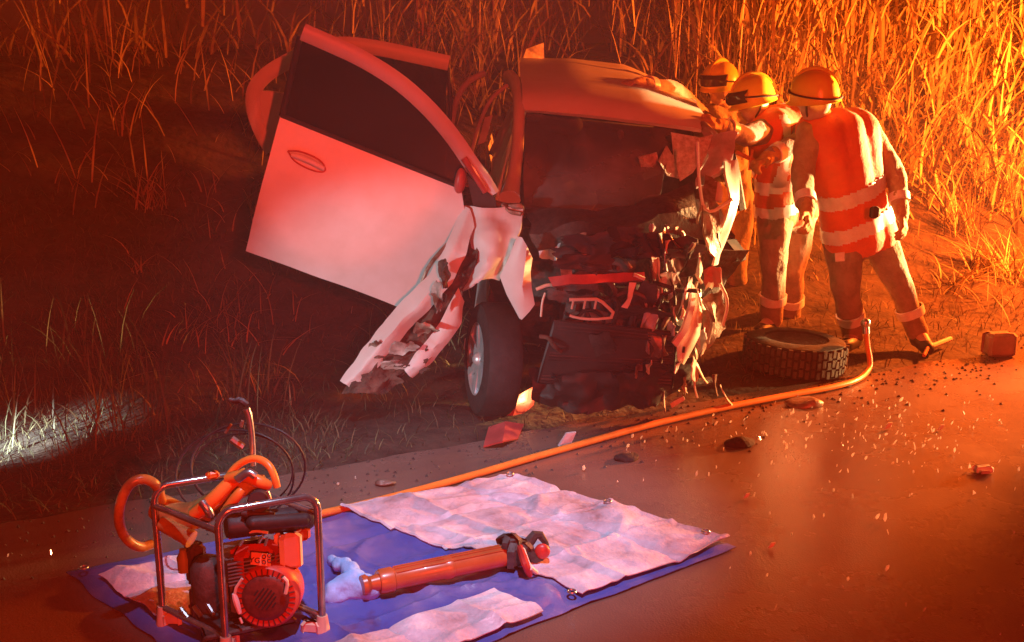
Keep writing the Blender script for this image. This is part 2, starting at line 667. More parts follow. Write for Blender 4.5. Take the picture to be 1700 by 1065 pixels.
# ------------------------------------------------------------------ blades of grass and reeds
M['reed'] = nmat('reed_leaf', (0.46, 0.38, 0.16), 0.6, col2=(0.24, 0.19, 0.07), scale=1.5, island=0.55)
M['stalk'] = nmat('reed_stalk', (0.40, 0.30, 0.16), 0.55, var=0.3, scale=3, island=0.4)
M['turf'] = nmat('verge_grass', (0.075, 0.085, 0.035), 0.7, col2=(0.10, 0.075, 0.035), scale=2, island=0.5)
M['straw'] = nmat('dry_straw', (0.34, 0.25, 0.13), 0.65, var=0.3, scale=2, island=0.4)


def blades(base, height, width, lean, curl, azim, segs=4):
    """base (N,3); returns verts, quads of curved tapering leaves"""
    n = len(base)
    t = np.linspace(0, 1, segs + 1)
    dx, dy = np.cos(azim), np.sin(azim)
    fa = azim + RNG.uniform(0.6, 2.5, n)
    wx, wy = np.cos(fa), np.sin(fa)
    out = np.zeros((n, segs + 1, 2, 3))
    for k, tk in enumerate(t):
        off = lean * tk + curl * tk ** 2.2
        h = height * (tk - 0.35 * np.clip(curl / np.maximum(height, .01), 0, 1.6) * tk ** 3)
        wk = width * (1 - tk ** 1.6) * 0.5 + 0.0006
        if k == 0:
            wk = width * 0.32
        for sgn in (0, 1):
            sg = 1 if sgn else -1
            out[:, k, sgn, 0] = base[:, 0] + dx * off + sg * wx * wk
            out[:, k, sgn, 1] = base[:, 1] + dy * off + sg * wy * wk
            out[:, k, sgn, 2] = base[:, 2] + h
    V = out.reshape(n, -1, 3)
    per = (segs + 1) * 2
    f = np.array([[2 * k, 2 * k + 1, 2 * k + 3, 2 * k + 2] for k in range(segs)])
    F = (np.arange(n)[:, None, None] * per + f[None]).reshape(-1, 4)
    return V.reshape(-1, 3), F


def scatter(n, t0, t1, s0, s1, clump=0.0):
    t = RNG.uniform(t0, t1, n)
    s = RNG.uniform(s0, s1, n)
    if clump > 0:
        k = max(1, n // 18)
        ct, cs = RNG.uniform(t0, t1, k), RNG.uniform(s0, s1, k)
        pick = RNG.integers(0, k, n)
        t = ct[pick] + RNG.normal(0, clump, n)
        s = cs[pick] + RNG.normal(0, clump, n)
    x = E0.x + ED.x * t + EN.x * s
    y = E0.y + ED.y * t + EN.y * s
    z, _ = bank(x, y)
    return np.stack([x, y, z - 0.015], -1), t, s


def joined(name, sets, mat, kind):
    vs, fs, n = [], [], 0
    for V, F in sets:
        vs.append(V)
        fs.append(F + n)
        n += len(V)
    return fast_mesh(name, np.concatenate(vs), np.concatenate(fs), mat, kind)


def reed_front(t):
    """how far behind the road edge the reeds begin: close on the right, far on the left"""
    return 4.6 - 2.5 * smooth01((t - 3.3) / 2.6)


def thin(b):
    # a trampled gap in the reeds behind the car
    g = np.exp(-(((b[:, 0] - 0.75) / 1.1) ** 2))
    left = 0.86 * smooth01((1.0 - b[:, 0]) / 3.0)
    return RNG.random(len(b)) > np.maximum(0.93 * g, left)


# tall reeds on the bank: leaves ...
sets = []
base, t, s = scatter(36000, -9, 14, 2.0, 8.0, 0.16)
keep = (s > reed_front(t) + RNG.normal(0, 0.18, len(t))) & thin(base)
base, s, t = base[keep], s[keep], t[keep]
n = len(base)
lift = np.where(RNG.random(n) < 0.6, RNG.uniform(0.2, 1.7, n), 0.0)
b2 = base.copy()
b2[:, 2] += lift
sets.append(blades(b2, RNG.uniform(0.30, 0.95, n), RNG.uniform(0.012, 0.036, n), RNG.uniform(0.02, 0.30, n),
                   RNG.uniform(0.05, 0.75, n), RNG.uniform(0, 6.28, n)))
joined('reeds', sets, 'reed', 'stuff')
tag(bpy.data.objects['reeds'], 'tall dry reeds with drooping leaves along the top of the bank', None)
# ... and upright stalks
sets = []
base, t, s = scatter(1300, -9, 14, 2.0, 7.0, 0.25)
keep = (s > reed_front(t) - 0.05) & thin(base)
base = base[keep]
n = len(base)
sets.append(blades(base, RNG.uniform(1.3, 2.7, n), RNG.uniform(0.012, 0.02, n), RNG.uniform(0, 0.25, n),
                   RNG.uniform(0, 0.12, n), RNG.uniform(0, 6.28, n), 3))
joined('reed_stalks', sets, 'stalk', 'stuff')
tag(bpy.data.objects['reed_stalks'], 'thin upright reed stalks standing among the reed leaves', None)
# hanging leaf tips and stray stalks lower down on the left of the bank
base, t, s = scatter(420, -7, 5, 3.4, 4.8, 0.3)
n = len(base)
V, F = blades(base, RNG.uniform(0.15, 0.6, n), RNG.uniform(0.008, 0.016, n), RNG.uniform(0.02, 0.2, n),
              RNG.uniform(0.05, 0.3, n), RNG.uniform(0, 6.28, n))
sets = [(V, F)]
base, t, s = scatter(1500, -6, 10, 0.6, 4.0, 0.2)
n = len(base)
sets.append(blades(base, RNG.uniform(0.06, 0.28, n), RNG.uniform(0.005, 0.011, n), RNG.uniform(0.02, 0.15, n),
                   RNG.uniform(0.02, 0.2, n), RNG.uniform(0, 6.28, n)))
joined('dry_grass', sets, 'straw', 'stuff')
tag(bpy.data.objects['dry_grass'], 'sparse dry grass blades on the dark slope of the bank', None)
# short turf of the verge
sets = []
base, t, s = scatter(46000, -5, 9, 0.03, 3.2, 0.0)
keep = RNG.random(len(t)) < np.where(t < 1.6, 1.0, 0.25)
base = base[keep]
n = len(base)
sets.append(blades(base, RNG.uniform(0.03, 0.11, n), RNG.uniform(0.004, 0.008, n), RNG.uniform(0.005, 0.05, n),
                   RNG.uniform(0.01, 0.07, n), RNG.uniform(0, 6.28, n), 2))
base, t, s = scatter(900, -3, 1.4, 0.7, 1.9, 0.12)          # longer grass where the headlamp falls
n = len(base)
sets.append(blades(base, RNG.uniform(0.15, 0.5, n), RNG.uniform(0.006, 0.012, n), RNG.uniform(0.01, 0.09, n),
                   RNG.uniform(0.02, 0.18, n), RNG.uniform(0, 6.28, n)))
joined('verge_grass', sets, 'turf', 'stuff')
tag(bpy.data.objects['verge_grass'], 'short green and brown grass on the verge beside the road', None)

GRASS_RNG = np.random.default_rng(23)


def tussock(label, p, n, h, spread, mat, group=None, lean=None):
    """a clump one can point at, grown from one root"""
    az = GRASS_RNG.uniform(0, 6.28, n) if lean is None else GRASS_RNG.normal(lean, 0.5, n)
    base = np.zeros((n, 3))
    base[:, 0] = GRASS_RNG.normal(0, spread * .25, n)
    base[:, 1] = GRASS_RNG.normal(0, spread * .25, n)
    V, F = blades(base, GRASS_RNG.uniform(h * .5, h, n), GRASS_RNG.uniform(0.008, 0.016, n), GRASS_RNG.uniform(0, spread, n),
                  GRASS_RNG.uniform(0, spread, n), az)
    o = fast_mesh('grass_tussock', V, F, mat)
    o.location = p
    return tag(o, label, 'grass clump', group)


def on_bank(px, py):
    """first point of the bank seen at a pixel"""
    r = ray(px, py)
    t = 3.0
    while t < 60:
        p = Vector((0, 0, CAM_H)) + r * t
        if p.z <= bank_z(p.x, p.y):
            return p
        t += 0.02
    return p


tussock('pale dry grass clump with a bent blade on the dark bank left of the door', on_bank(250, 345), 34, 0.42, 0.24, 'straw')
tussock('small tuft catching light low on the dark bank left of the open door', on_bank(225, 452), 12, 0.16, 0.1, 'straw')
for px, py, n, h, lab in ((1600, 390, 70, 0.62, 'bright yellow grass clump nearest to the men on the right bank'),
                          (1668, 350, 80, 0.75, 'tall bright grass clump at the right edge of the photo'),
                          (1640, 450, 60, 0.40, 'low grass clump under the bright yellow one on the right bank'),
                          (1690, 470, 50, 0.5, 'grass clump cut by the right edge, lowest on the bank'),
                          (1592, 470, 26, 0.3, 'thin low grass clump just right of the leaning man')):
    tussock(lab, on_bank(px, py), n, h, 0.34, 'reed', 'grass clumps on the right bank')

# ------------------------------------------------------------------ smoky night air
HZ = bpy.data.materials.new('haze')
HZ.use_nodes = True
nt = HZ.node_tree
nt.nodes.clear()
out = nt.nodes.new('ShaderNodeOutputMaterial')
pv = nt.nodes.new('ShaderNodeVolumePrincipled')
pv.inputs['Color'].default_value = (0.9, 0.88, 0.86, 1)
pv.inputs['Density'].default_value = 0.0075
pv.inputs['Anisotropy'].default_value = -0.35
nt.links.new(pv.outputs['Volume'], out.inputs['Volume'])
mb = MB().box((0, 150, 2.6), (660, 560, 7.8))
hz = mb.build('haze', HZ, smooth=False)
hz['kind'] = 'stuff'
# ------------------------------------------------------------------ the wrecked car
CAR = thing('wrecked_car', 'crashed white car with crushed front and open doors, nose towards the road', 'car',
            (0.54, 5.80, -0.06), rot=(R(5.0), R(5.5), R(0.0)))
CAR_M = root_matrix(CAR)
CAR_I = CAR_M.inverted()
CAM_L = CAR_I @ Vector((0, 0, CAM_H))


def cp(px, py, yl):                    # car-frame point at depth yl (metres behind the front axle)
    d = CAR_I.to_3x3() @ ray(px, py)
    t = (yl - CAM_L.y) / d.y
    return CAM_L + d * t


def lerp_path(pts, n):
    pts = [Vector(p) for p in pts]
    L = [0]
    for a, b in zip(pts, pts[1:]):
        L.append(L[-1] + (b - a).length)
    out = []
    for i in range(n):
        q = L[-1] * i / (n - 1)
        k = max(j for j in range(len(pts) - 1) if L[j] <= q + 1e-9)
        f = (q - L[k]) / max(1e-9, L[k + 1] - L[k])
        out.append(pts[k].lerp(pts[k + 1], min(1, f)))
    return out


def smooth_path(pts, it=2):
    pts = [Vector(p) for p in pts]
    for _ in range(it):
        q = [pts[0]]
        for a, b in zip(pts, pts[1:]):
            q += [a * .75 + b * .25, a * .25 + b * .75]
        q.append(pts[-1])
        pts = q
    return pts


def loft(paths, n, thick, bulge=None, K=9):
    """sheet through several polylines; bulge(i, j) gives an offset vector (i along paths 0..1, j across 0..1)"""
    rows = [lerp_path(p, n) for p in paths]
    grid = []
    m = len(rows)
    K = max(m, K)
    for a in range(K):
        q = a / (K - 1) * (m - 1)
        k = min(int(q), m - 2)
        grid.append([rows[k][j].lerp(rows[k + 1][j], q - k) for j in range(n)])
    if bulge:
        for a in range(K):
            for j in range(n):
                grid[a][j] = grid[a][j] + Vector(bulge(a / (K - 1), j / (n - 1)))
    return MB().sheet(grid, thick)


# --- roof: front edge above the windscreen, rear edge far behind
mb = loft([[cp(868, 182, 0.98), cp(960, 190, .93), cp(1060, 203, .93), cp(1165, 217, 0.98)],
           [cp(868, 158, 1.03), cp(960, 166, .99), cp(1062, 180, .99), cp(1166, 206, 1.04)],
           [cp(866, 142, 1.16), cp(960, 147, 1.13), cp(1068, 160, 1.13), cp(1167, 192, 1.18)],
           [cp(862, 112, 1.9), cp(955, 112, 1.9), cp(1060, 128, 1.9), cp(1150, 172, 1.85)],
           [cp(866, 96, 2.7), cp(950, 100, 2.75), cp(1035, 112, 2.75), cp(1128, 152, 2.65)]], 17, 0.03,
          lambda a, j: (0, 0, 0.0))
mb.crumple(0.012, 2.2, 3)
roof = mb.build('roof', 'paint', CAR, local=True)
mb = MB().prism([cp(866, 98, 2.6), cp(872, 80, 2.62), cp(901, 70, 2.68), cp(901, 96, 2.7)], 0.03)
mb.build('roof_flap', 'paint_dirty', roof, local=True)
mb = MB().tube([cp(1150, 172, 1.9), cp(1135, 160, 2.3), cp(1120, 148, 2.75)], 0.03, 8)
mb.build('roof_rail', 'paint', roof, local=True)
# left roof rail and A-pillar as one bent box section
pil = smooth_path([cp(846, 128, 1.9), cp(858, 140, 1.4), cp(862, 165, 1.05), cp(861, 215, .85), cp(857, 270, .60), cp(846, 330, .34)], 2)
MB().tube(pil, [0.05, 0.045, 0.036, 0.034, 0.036, 0.06], 10).build('pillar', 'paint', CAR, local=True)
# gathered metal at the foot of the pillar
MB().tube([cp(815, 335, .3), cp(838, 345, .22), cp(862, 340, .2), cp(868, 352, .2), cp(858, 368, .18)], [.014, .022, .02, .016, .01], 8, smooth=2)\
    .tube([cp(835, 340, .2), cp(848, 352, .18), cp(866, 356, .16)], 0.015, 8, smooth=1)\
    .crumple(.01, 9, 2).build('crumpled_bracket', 'rust', CAR, local=True)
# right pillar, folded back
MB().tube([cp(1166, 205, 1.05), cp(1188, 235, .85), cp(1205, 265, .7), cp(1216, 300, .5)], [.03, .035, .03, .03], 8, smooth=2)\
    .crumple(.015, 6, 5).build('pillar', 'paint_dirty', CAR, local=True)

# --- lower body shell
def side_panel(px_off, name, x, y0, y1, z0, z1, tumble=0.03, mat='paint'):
    g = []
    for i in range(8):
        z = z0 + (z1 - z0) * i / 7
        row = []
        for j in range(12):
            y = y0 + (y1 - y0) * j / 11
            o = x + math.copysign(0.045 * math.sin(math.pi * i / 7) - tumble * (i / 7) ** 2, x)
            row.append((o, y, z))
        g.append(row)
    return MB().sheet(g, 0.02).crumple(0.008, 3, 4)


side_panel(0, '', 0.72, 1.9, 3.45, 0.28, 0.95).build('side_panel', 'paint', CAR, local=True)
mb = side_panel(0, '', -0.80, 2.25, 3.45, 0.28, 0.95)
quarter = mb.build('quarter_panel', 'paint', CAR, local=True)
MB().box((-0.76, 1.25, 0.27), (0.14, 2.1, 0.12), bev=0.03).build('sill', 'paint', CAR, local=True)
MB().tube([(-0.76, 1.36, .32), (-.76, 1.38, .95), (-.62, 1.45, 1.42)], [.06, .05, .035], 8, smooth=1).build('pillar', 'paint', CAR, local=True)
MB().tube([(-0.76, 2.35, .92), (-.64, 2.55, 1.25), (-.56, 2.6, 1.46)], [.06, .05, .04], 8, smooth=1).build('pillar', 'paint', CAR, local=True)
MB().tube([(0.78, 2.35, .92), (.66, 2.55, 1.22), (.56, 2.6, 1.42)], [.06, .05, .04], 8, smooth=1).build('pillar', 'paint', CAR, local=True)
MB().tube([(0.76, 1.3, .92), (.68, 1.35, 1.2), (.58, 1.4, 1.43)], [.05, .045, .035], 8, smooth=1).build('pillar', 'black', CAR, local=True)
# tail with its window
mb = loft([[(-.78, 3.45, .95), (0, 3.62, .97), (.78, 3.45, .95)], [(-.8, 3.5, .6), (0, 3.68, .6), (.8, 3.5, .6)],
           [(-.76, 3.45, .3), (0, 3.6, .28), (.76, 3.45, .3)]], 13, .025)
tail = mb.build('tailgate', 'paint', CAR, local=True)
mb = loft([[(-.52, 2.8, 1.46), (0, 2.86, 1.5), (.52, 2.8, 1.44)], [(-.72, 3.42, .98), (0, 3.58, 1.0), (.72, 3.42, .98)]], 9, .008)
mb.build('rear_window', 'glass', tail, local=True)
for sx in (-1, 1):
    MB().box((sx * .74, 3.42, .8), (.1, .12, .26), bev=.03).build('tail_lamp', 'lens_red', tail, local=True)
mb = loft([[(.765, 1.6, .955), (.765, 2.0, .955), (.765, 2.35, .955)], [(.64, 1.7, 1.39), (.62, 2.0, 1.40), (.60, 2.3, 1.40)]], 9, .006)
mb.build('side_window', 'glass', CAR, local=True)
# floor pan, firewall, dashboard
MB().box((0, 2.2, .24), (1.36, 2.5, .05)).build('floor_pan', 'black', CAR, local=True)
mb = loft([[(-.74, .36, .92), (0, .30, .94), (.62, .42, .90)], [(-.74, .34, .55), (0, .28, .55), (.54, .4, .55)],
           [(-.72, .5, .24), (0, .45, .24), (.46, .55, .24)]], 17, .02, K=17).crumple(.03, 3, 8).crease(.05, 5, 4)
mb.build('firewall', 'dark_steel', CAR, local=True)
mb = MB().box((-.02, .62, .86), (1.36, .5, .16), bev=.06)
dash = mb.crumple(.012, 4, 3).build('dashboard', 'interior', CAR, local=True)
MB().tube([(-.36 + .18 * math.cos(a), .98 + .05 * math.sin(a), .93 + .17 * math.sin(a)) for a in np.linspace(0, 6.28, 25)[:-1]], .014, 8, closed=True)\
    .tube([(-.53, .98, .93), (-.19, .98, .93)], .012, 6).ellipsoid((-.36, .96, .93), (.06, .03, .06))\
    .build('steering_wheel', 'black', dash, local=True)
# seats
for sx in (-1, 1):
    b = MB().capsule((sx * .36 - .16, 1.55, .62), .09, (sx * .36 - .13, 1.75, 1.08), .07)\
        .capsule((sx * .36 + .16, 1.55, .62), .09, (sx * .36 + .13, 1.75, 1.08), .07)\
        .capsule((sx * .36, 1.55, .6), .1, (sx * .36, 1.77, 1.12), .08)
    b.capsule((sx * .36 - .16, 1.1, .5), .09, (sx * .36 - .16, 1.5, .47), .1).capsule((sx * .36 + .16, 1.1, .5), .09, (sx * .36 + .16, 1.5, .47), .1)\
        .capsule((sx * .36, 1.1, .5), .1, (sx * .36, 1.5, .47), .1)
    seat = b.build('seat', 'interior', CAR, local=True)
    MB().capsule((sx * .36 - .08, 1.79, 1.27), .06, (sx * .36 + .08, 1.79, 1.27), .06)\
        .tube([(sx * .36 - .05, 1.78, 1.12), (sx * .36 - .05, 1.79, 1.26)], .008, 6)\
        .tube([(sx * .36 + .05, 1.78, 1.12), (sx * .36 + .05, 1.79, 1.26)], .008, 6).build('headrest', 'interior', seat, local=True)
b = MB().box((0, 2.5, .5), (1.3, .5, .2), bev=.06).box((0, 2.85, .85), (1.3, .16, .6), bev=.06)
b.build('rear_seat', 'interior', CAR, local=True)
# door opening: pale inner edge and belt
MB().tube([cp(843, 140, 1.3), cp(815, 162, 1.3), cp(797, 200, 1.3), cp(783, 250, 1.3), cp(775, 300, 1.3)], .012, 8, smooth=2)\
    .build('door_seal', 'pale_trim', CAR, local=True)
MB().tube([cp(806, 120, 1.9), cp(775, 135, 1.9), cp(757, 165, 1.9), cp(748, 215, 1.9)], .02, 8, smooth=2)\
    .build('door_seal', 'pale_trim', CAR, local=True)
MB().prism([cp(805, 195, 1.34), cp(818, 190, 1.34), cp(806, 235, 1.34), cp(793, 240, 1.34)], .008).build('seat_belt', 'pale_trim', CAR, local=True)
# sagging airbags
MB().ellipsoid((-.33, .84, 1.00), (.19, .12, .13)).crumple(.05, 6, 2).build('airbag', 'cloth_bag', dash, local=True)
MB().ellipsoid((.35, .80, .97), (.24, .13, .10)).crumple(.05, 6, 6).build('airbag', 'cloth_bag', dash, local=True)

# --- windscreen: cracked sheet on the left, torn shards on the right
mb = loft([[cp(873, 190, .93), cp(960, 198, .9), cp(1050, 208, .9), cp(1120, 216, .93)],
           [cp(868, 345, .33), cp(940, 352, .28), cp(1040, 352, .28), cp(1095, 330, .36)]], 13, .006).crumple(.012, 4, 9)
ws = mb.build('windscreen', 'screen', CAR, local=True)
for poly, dy, sd in (([(1112, 220), (1160, 225), (1168, 262), (1150, 288), (1128, 300), (1118, 262)], .7, 1),
                     ([(1108, 240), (1120, 262), (1126, 296), (1106, 292), (1092, 268)], .62, 2),
                     ([(1150, 230), (1182, 222), (1176, 262), (1160, 284)], .66, 3),
                     ([(1060, 262), (1088, 252), (1096, 286), (1070, 300)], .6, 4)):
    m = MB().prism([cp(x, y, dy + .06 * math.sin(x)) for x, y in poly], .006)
    m.crumple(.015, 8, sd).build('glass_shard', 'frost', ws, local=True)
MB().ellipsoid(cp(1030, 224, .88), (.018, .01, .028)).crumple(.01, 20, 1).build('rear_mirror', 'frost', ws, local=True)
# torn lining and crushed panel hanging at the right pillar
mb = loft([[cp(1166, 218, .8), cp(1200, 214, .75), cp(1226, 222, .7)], [cp(1176, 255, .66), cp(1204, 248, .62), cp(1224, 246, .66)],
           [cp(1160, 292, .55), cp(1184, 282, .5), cp(1208, 268, .58)], [cp(1156, 308, .5), cp(1172, 300, .5), cp(1192, 285, .55)]], 11, .012).crumple(.035, 7, 5)
mb.build('torn_lining', 'lilac', CAR, local=True)
mb = loft([[cp(1203, 270, .5), cp(1222, 262, .55)], [cp(1206, 300, .42), cp(1229, 300, .5)], [cp(1211, 340, .36), cp(1227, 338, .44)],
           [cp(1196, 385, .3), cp(1213, 375, .36)], [cp(1188, 415, .26), cp(1200, 412, .3)], [cp(1182, 440, .24), cp(1189, 438, .26)]], 7, .014).crumple(.014, 9, 6)
mb.build('torn_fender', 'paint', CAR, local=True)
mb = loft([[cp(1186, 300, .42), cp(1196, 304, .45)], [cp(1182, 318, .4), cp(1199, 322, .42)], [cp(1188, 334, .38), cp(1197, 336, .4)]], 5, .012)
mb.build('torn_fender', 'paint', CAR, local=True)
mb = loft([[cp(1168, 290, .45), cp(1190, 300, .42)], [cp(1160, 330, .3), cp(1192, 345, .32)], [cp(1172, 380, .22), cp(1196, 385, .28)],
           [cp(1180, 420, .2), cp(1186, 425, .24)]], 9, .012).crumple(.03, 8, 7)
mb.build('crushed_panel', 'rust', CAR, local=True)

# --- crushed bonnet, folded up in front of the windscreen
mb = loft([[cp(876, 352, .25), cp(960, 345, .22), cp(1060, 340, .24), cp(1150, 300, .34)],
           [cp(880, 385, .05), cp(960, 372, -.05), cp(1060, 378, -.02), cp(1165, 345, .18)],
           [cp(890, 415, .02), cp(965, 405, -.02), cp(1060, 410, .0), cp(1170, 395, .14)]], 19, .012).crumple(.06, 4.2, 11)
mb.build('bonnet', 'dark_steel', CAR, local=True)

# --- engine bay
eng = MB().box((-.02, .12, .52), (.62, .34, .42), bev=.05).box((.1, .0, .66), (.3, .2, .12), bev=.03).crumple(.03, 5, 3)\
    .build('engine', 'dark_steel', CAR, local=True)
for k in range(4):
    MB().tube([(-.24 + k * .13, .0, .76), (-.22 + k * .12, -.1, .66), (-.2 + k * .1, -.12, .48)], .022, 8, smooth=2).build('intake_pipe', 'black', eng, local=True)
mb = MB().box((-.06, -.12, .42), (.66, .05, .36), bev=.01)
for k in range(22):
    mb.box((-.06, -.148, .26 + k * .0155), (.62, .008, .006))
mb.crumple(.06, 4, 2).crease(.07, 5, 6).build('radiator', 'black', CAR, local=True)
# cross member and its stays
mb = loft([[cp(912, 461, -.18), cp(960, 455, -.2), cp(1010, 453, -.2), cp(1068, 452, -.16)],
           [cp(918, 476, -.2), cp(960, 471, -.22), cp(1012, 471, -.22), cp(1070, 466, -.18)]], 15, .03).crumple(.012, 7, 5)
cm = mb.build('cross_member', 'lens_red', CAR, local=True)
mb = loft([[cp(926, 430, -.1), cp(955, 425, -.12), cp(985, 420, -.12)], [cp(930, 446, -.12), cp(955, 440, -.12), cp(984, 427, -.12)]], 9, .02).crumple(.01, 8, 1)
mb.prism([cp(928, 430, -.12), cp(948, 434, -.12), cp(950, 458, -.16), cp(932, 458, -.16)], .015)
mb.build('stay', 'rust', cm, local=True)
MB().tube([cp(905, 486, -.1), cp(900, 500, -.12), cp(898, 525, -.12)], .006, 6, smooth=1).tube([cp(1052, 455, -.2), cp(1070, 463, -.2)], .01, 6).build('wire', 'cream', cm, local=True)
mb = loft([[cp(1044, 470, -.2), cp(1056, 468, -.2)], [cp(1042, 495, -.22), cp(1050, 492, -.22)], [cp(1034, 510, -.22), cp(1042, 512, -.22)]], 5, .01).crumple(.01, 12, 3)
mb.build('torn_bracket', 'cream', cm, local=True)
# broken grille frame
g = MB()
top = [cp(945, 497, -.24), cp(990, 496, -.24), cp(1000, 501, -.24), cp(1018, 518, -.22), cp(1014, 528, -.22)]
g.tube(top, .009, 6)
g.tube([cp(938, 520, -.22), cp(955, 527, -.22), cp(985, 530, -.22), cp(1014, 527, -.22)], .007, 6, smooth=1)
for x0 in (952, 972, 990):
    g.tube([cp(x0, 497, -.24), cp(x0 - 3, 512, -.23)], .006, 6)
g.build('grille', 'cream', CAR, local=True)
# lower valance, dark
mb = loft([[cp(880, 610, -.1), cp(960, 620, -.2), cp(1080, 612, -.2), cp(1160, 590, -.08)], [cp(885, 660, -.05), cp(960, 676, -.16), cp(1080, 668, -.16), cp(1150, 640, -.05)]], 31, .012, K=13).crumple(.03, 5, 9).crease(.05, 6, 2)
mb.build('valance', 'black', CAR, local=True)

# --- left front wing: the flat flap, the remaining panel and the peeled outer skin
mb = loft([[cp(772, 338, .22), cp(815, 340, .2), cp(868, 352, .16)], [cp(782, 385, .12), cp(820, 385, .1), cp(862, 392, .06)],
           [cp(783, 440, .06), cp(822, 440, .02), cp(850, 420, .0)], [cp(768, 485, .04), cp(800, 462, -.02), cp(832, 470, -.04)]], 13, .012,
          lambda a, j: (0, -.05 * math.sin(math.pi * 1.6 * j), 0), K=25).crumple(.014, 5, 3).crease(.022, 6, 7)
wing = mb.build('fender', 'paint', CAR, local=True)
mb = MB().sheet([[cp(858, 392, -.10), cp(866, 394, -.11), cp(874, 408, -.12), cp(884, 428, -.1)],
                 [cp(844, 428, -.10), cp(858, 430, -.13), cp(870, 440, -.14), cp(879, 452, -.1)],
                 [cp(830, 458, -.10), cp(848, 470, -.13), cp(866, 476, -.14), cp(881, 478, -.1)],
                 [cp(842, 488, -.10), cp(856, 498, -.13), cp(872, 500, -.13), cp(888, 504, -.1)],
                 [cp(862, 528, -.10), cp(866, 530, -.1), cp(872, 524, -.1), cp(880, 516, -.1)]], .006).crumple(.006, 6, 4)
mb.build('fender_flap', 'paint', wing, local=True)
mb = loft([[cp(768, 338, .2), cp(778, 345, .16), cp(788, 375, .1)], [cp(742, 405, .05), cp(757, 410, .02), cp(772, 430, .0)],
           [cp(715, 450, .0), cp(732, 458, -.06), cp(748, 470, -.05)], [cp(665, 505, -.05), cp(690, 512, -.12), cp(705, 520, -.08)],
           [cp(625, 545, -.1), cp(645, 556, -.17), cp(658, 568, -.14)], [cp(592, 590, -.16), cp(608, 600, -.2), cp(620, 612, -.18)],
           [cp(566, 632, -.2), cp(576, 640, -.22), cp(584, 648, -.2)]], 13, .008, K=41).crumple(.010, 6, 6).crease(.016, 6, 3)
peel = mb.build('peeled_fender', 'paint', CAR, local=True)
mb = loft([[cp(778, 350, .2), cp(792, 375, .16), cp(800, 400, .1)], [cp(757, 410, .1), cp(775, 425, .08), cp(790, 440, .04)],
           [cp(732, 458, .06), cp(752, 468, .0), cp(770, 480, .0)], [cp(690, 508, .02), cp(725, 520, -.04), cp(762, 520, 0)],
           [cp(645, 556, -.08), cp(690, 570, -.12), cp(745, 560, -.06)], [cp(608, 600, -.14), cp(655, 615, -.17), cp(705, 600, -.12)],
           [cp(568, 650, -.18), cp(610, 655, -.2), cp(650, 640, -.17)]], 31, .010, K=45).crumple(.030, 7, 12).crease(.045, 8, 5)
mb.build('wheel_arch_liner', 'liner', peel, local=True)
mb = loft([[cp(762, 478, -.02), cp(770, 500, -.02)], [cp(742, 512, -.08), cp(764, 535, -.07)], [cp(715, 558, -.12), cp(742, 570, -.10)],
           [cp(690, 585, -.16), cp(715, 600, -.14)], [cp(672, 615, -.19), cp(682, 626, -.18)]], 7, .01, lambda a, j: (0, -.02 * math.sin(math.pi * j), 0), K=31).crumple(.012, 6, 8).crease(.012, 9, 2)
mb.build('torn_panel', 'paint', peel, local=True)
for k, (x, y, w_, h_) in enumerate(((672, 578, 24, 13), (640, 628, 26, 14), (700, 545, 20, 12), (724, 492, 10, 22), (737, 452, 9, 22), (628, 578, 14, 16), (655, 605, 28, 10),
                                    (690, 610, 22, 9))):
    P_ = [cp(x + w_ * math.cos(t_) * (1 + .3 * math.sin(3 * t_ + k)), y + h_ * math.sin(t_) * (1 + .3 * math.cos(2 * t_ + k)), -.16 - .03 * math.sin(t_ * 2 + k) + max(0, (y - 480) * -.0016)) for t_ in np.linspace(0, 6.28, 8)[:-1]]
    MB().scrap(P_, .006, .020, 11, k).build('torn_scrap', ('paint_dirty', 'liner', 'rust')[k % 3], peel, local=True)
MB().tube([cp(700, 470, .0), cp(712, 440, .0), cp(742, 405, .05), cp(752, 398, .08)], .012, 6, smooth=1).build('door_stay', 'rust', CAR, local=True)

# --- wheels
def wheel(c, axis, name='wheel', r=.30, w=.19, hidden=False):
    c, ax = Vector(c), Vector(axis).normalized()
    t = MB().lathe([(r * .64, -w * .5), (r * .8, -w * .52), (r * .95, -w * .45), (r, -w * .32), (r, w * .32), (r * .95, w * .45), (r * .8, w * .52), (r * .64, w * .5), (r * .6, w * .3), (r * .6, -w * .3), (r * .64, -w * .5)], c, ax, 40)
    wh = t.build(name, 'tyre', CAR, local=True)
    d, s, u = frame_of(ax)
    rim = MB().lathe([(r * .61, -w * .35), (r * .62, w * .44), (r * .66, w * .47), (r * .655, w * .5), (r * .6, w * .46), (r * .55, w * .2), (r * .5, w * .05), (r * .1, w * .05)], c, ax, 36)
    for k in range(6):
        a = k * math.pi / 3 + .3
        rd = s * math.cos(a) + u * math.sin(a)
        tg = s * -math.sin(a) + u * math.cos(a)
        p = [c + rd * r * .08 + tg * .03 + d * w * .36, c + rd * r * .08 - tg * .03 + d * w * .36,
             c + rd * r * .6 - tg * .022 + d * w * .43, c + rd * r * .6 + tg * .022 + d * w * .43]
        rim.prism(p, .022)
    rim.ellipsoid(c + d * w * .37, (.04, .04, .04), 12, 8)
    rim.build('rim', 'alloy', wh, local=True)
    return wh


wc = cp(818, 596, .0)
wheel(wc, (-.97, -.24, .02))
wheel((-.70, 2.45, .30), (-1, 0, 0))
wheel((.72, 2.45, .30), (1, 0, 0))
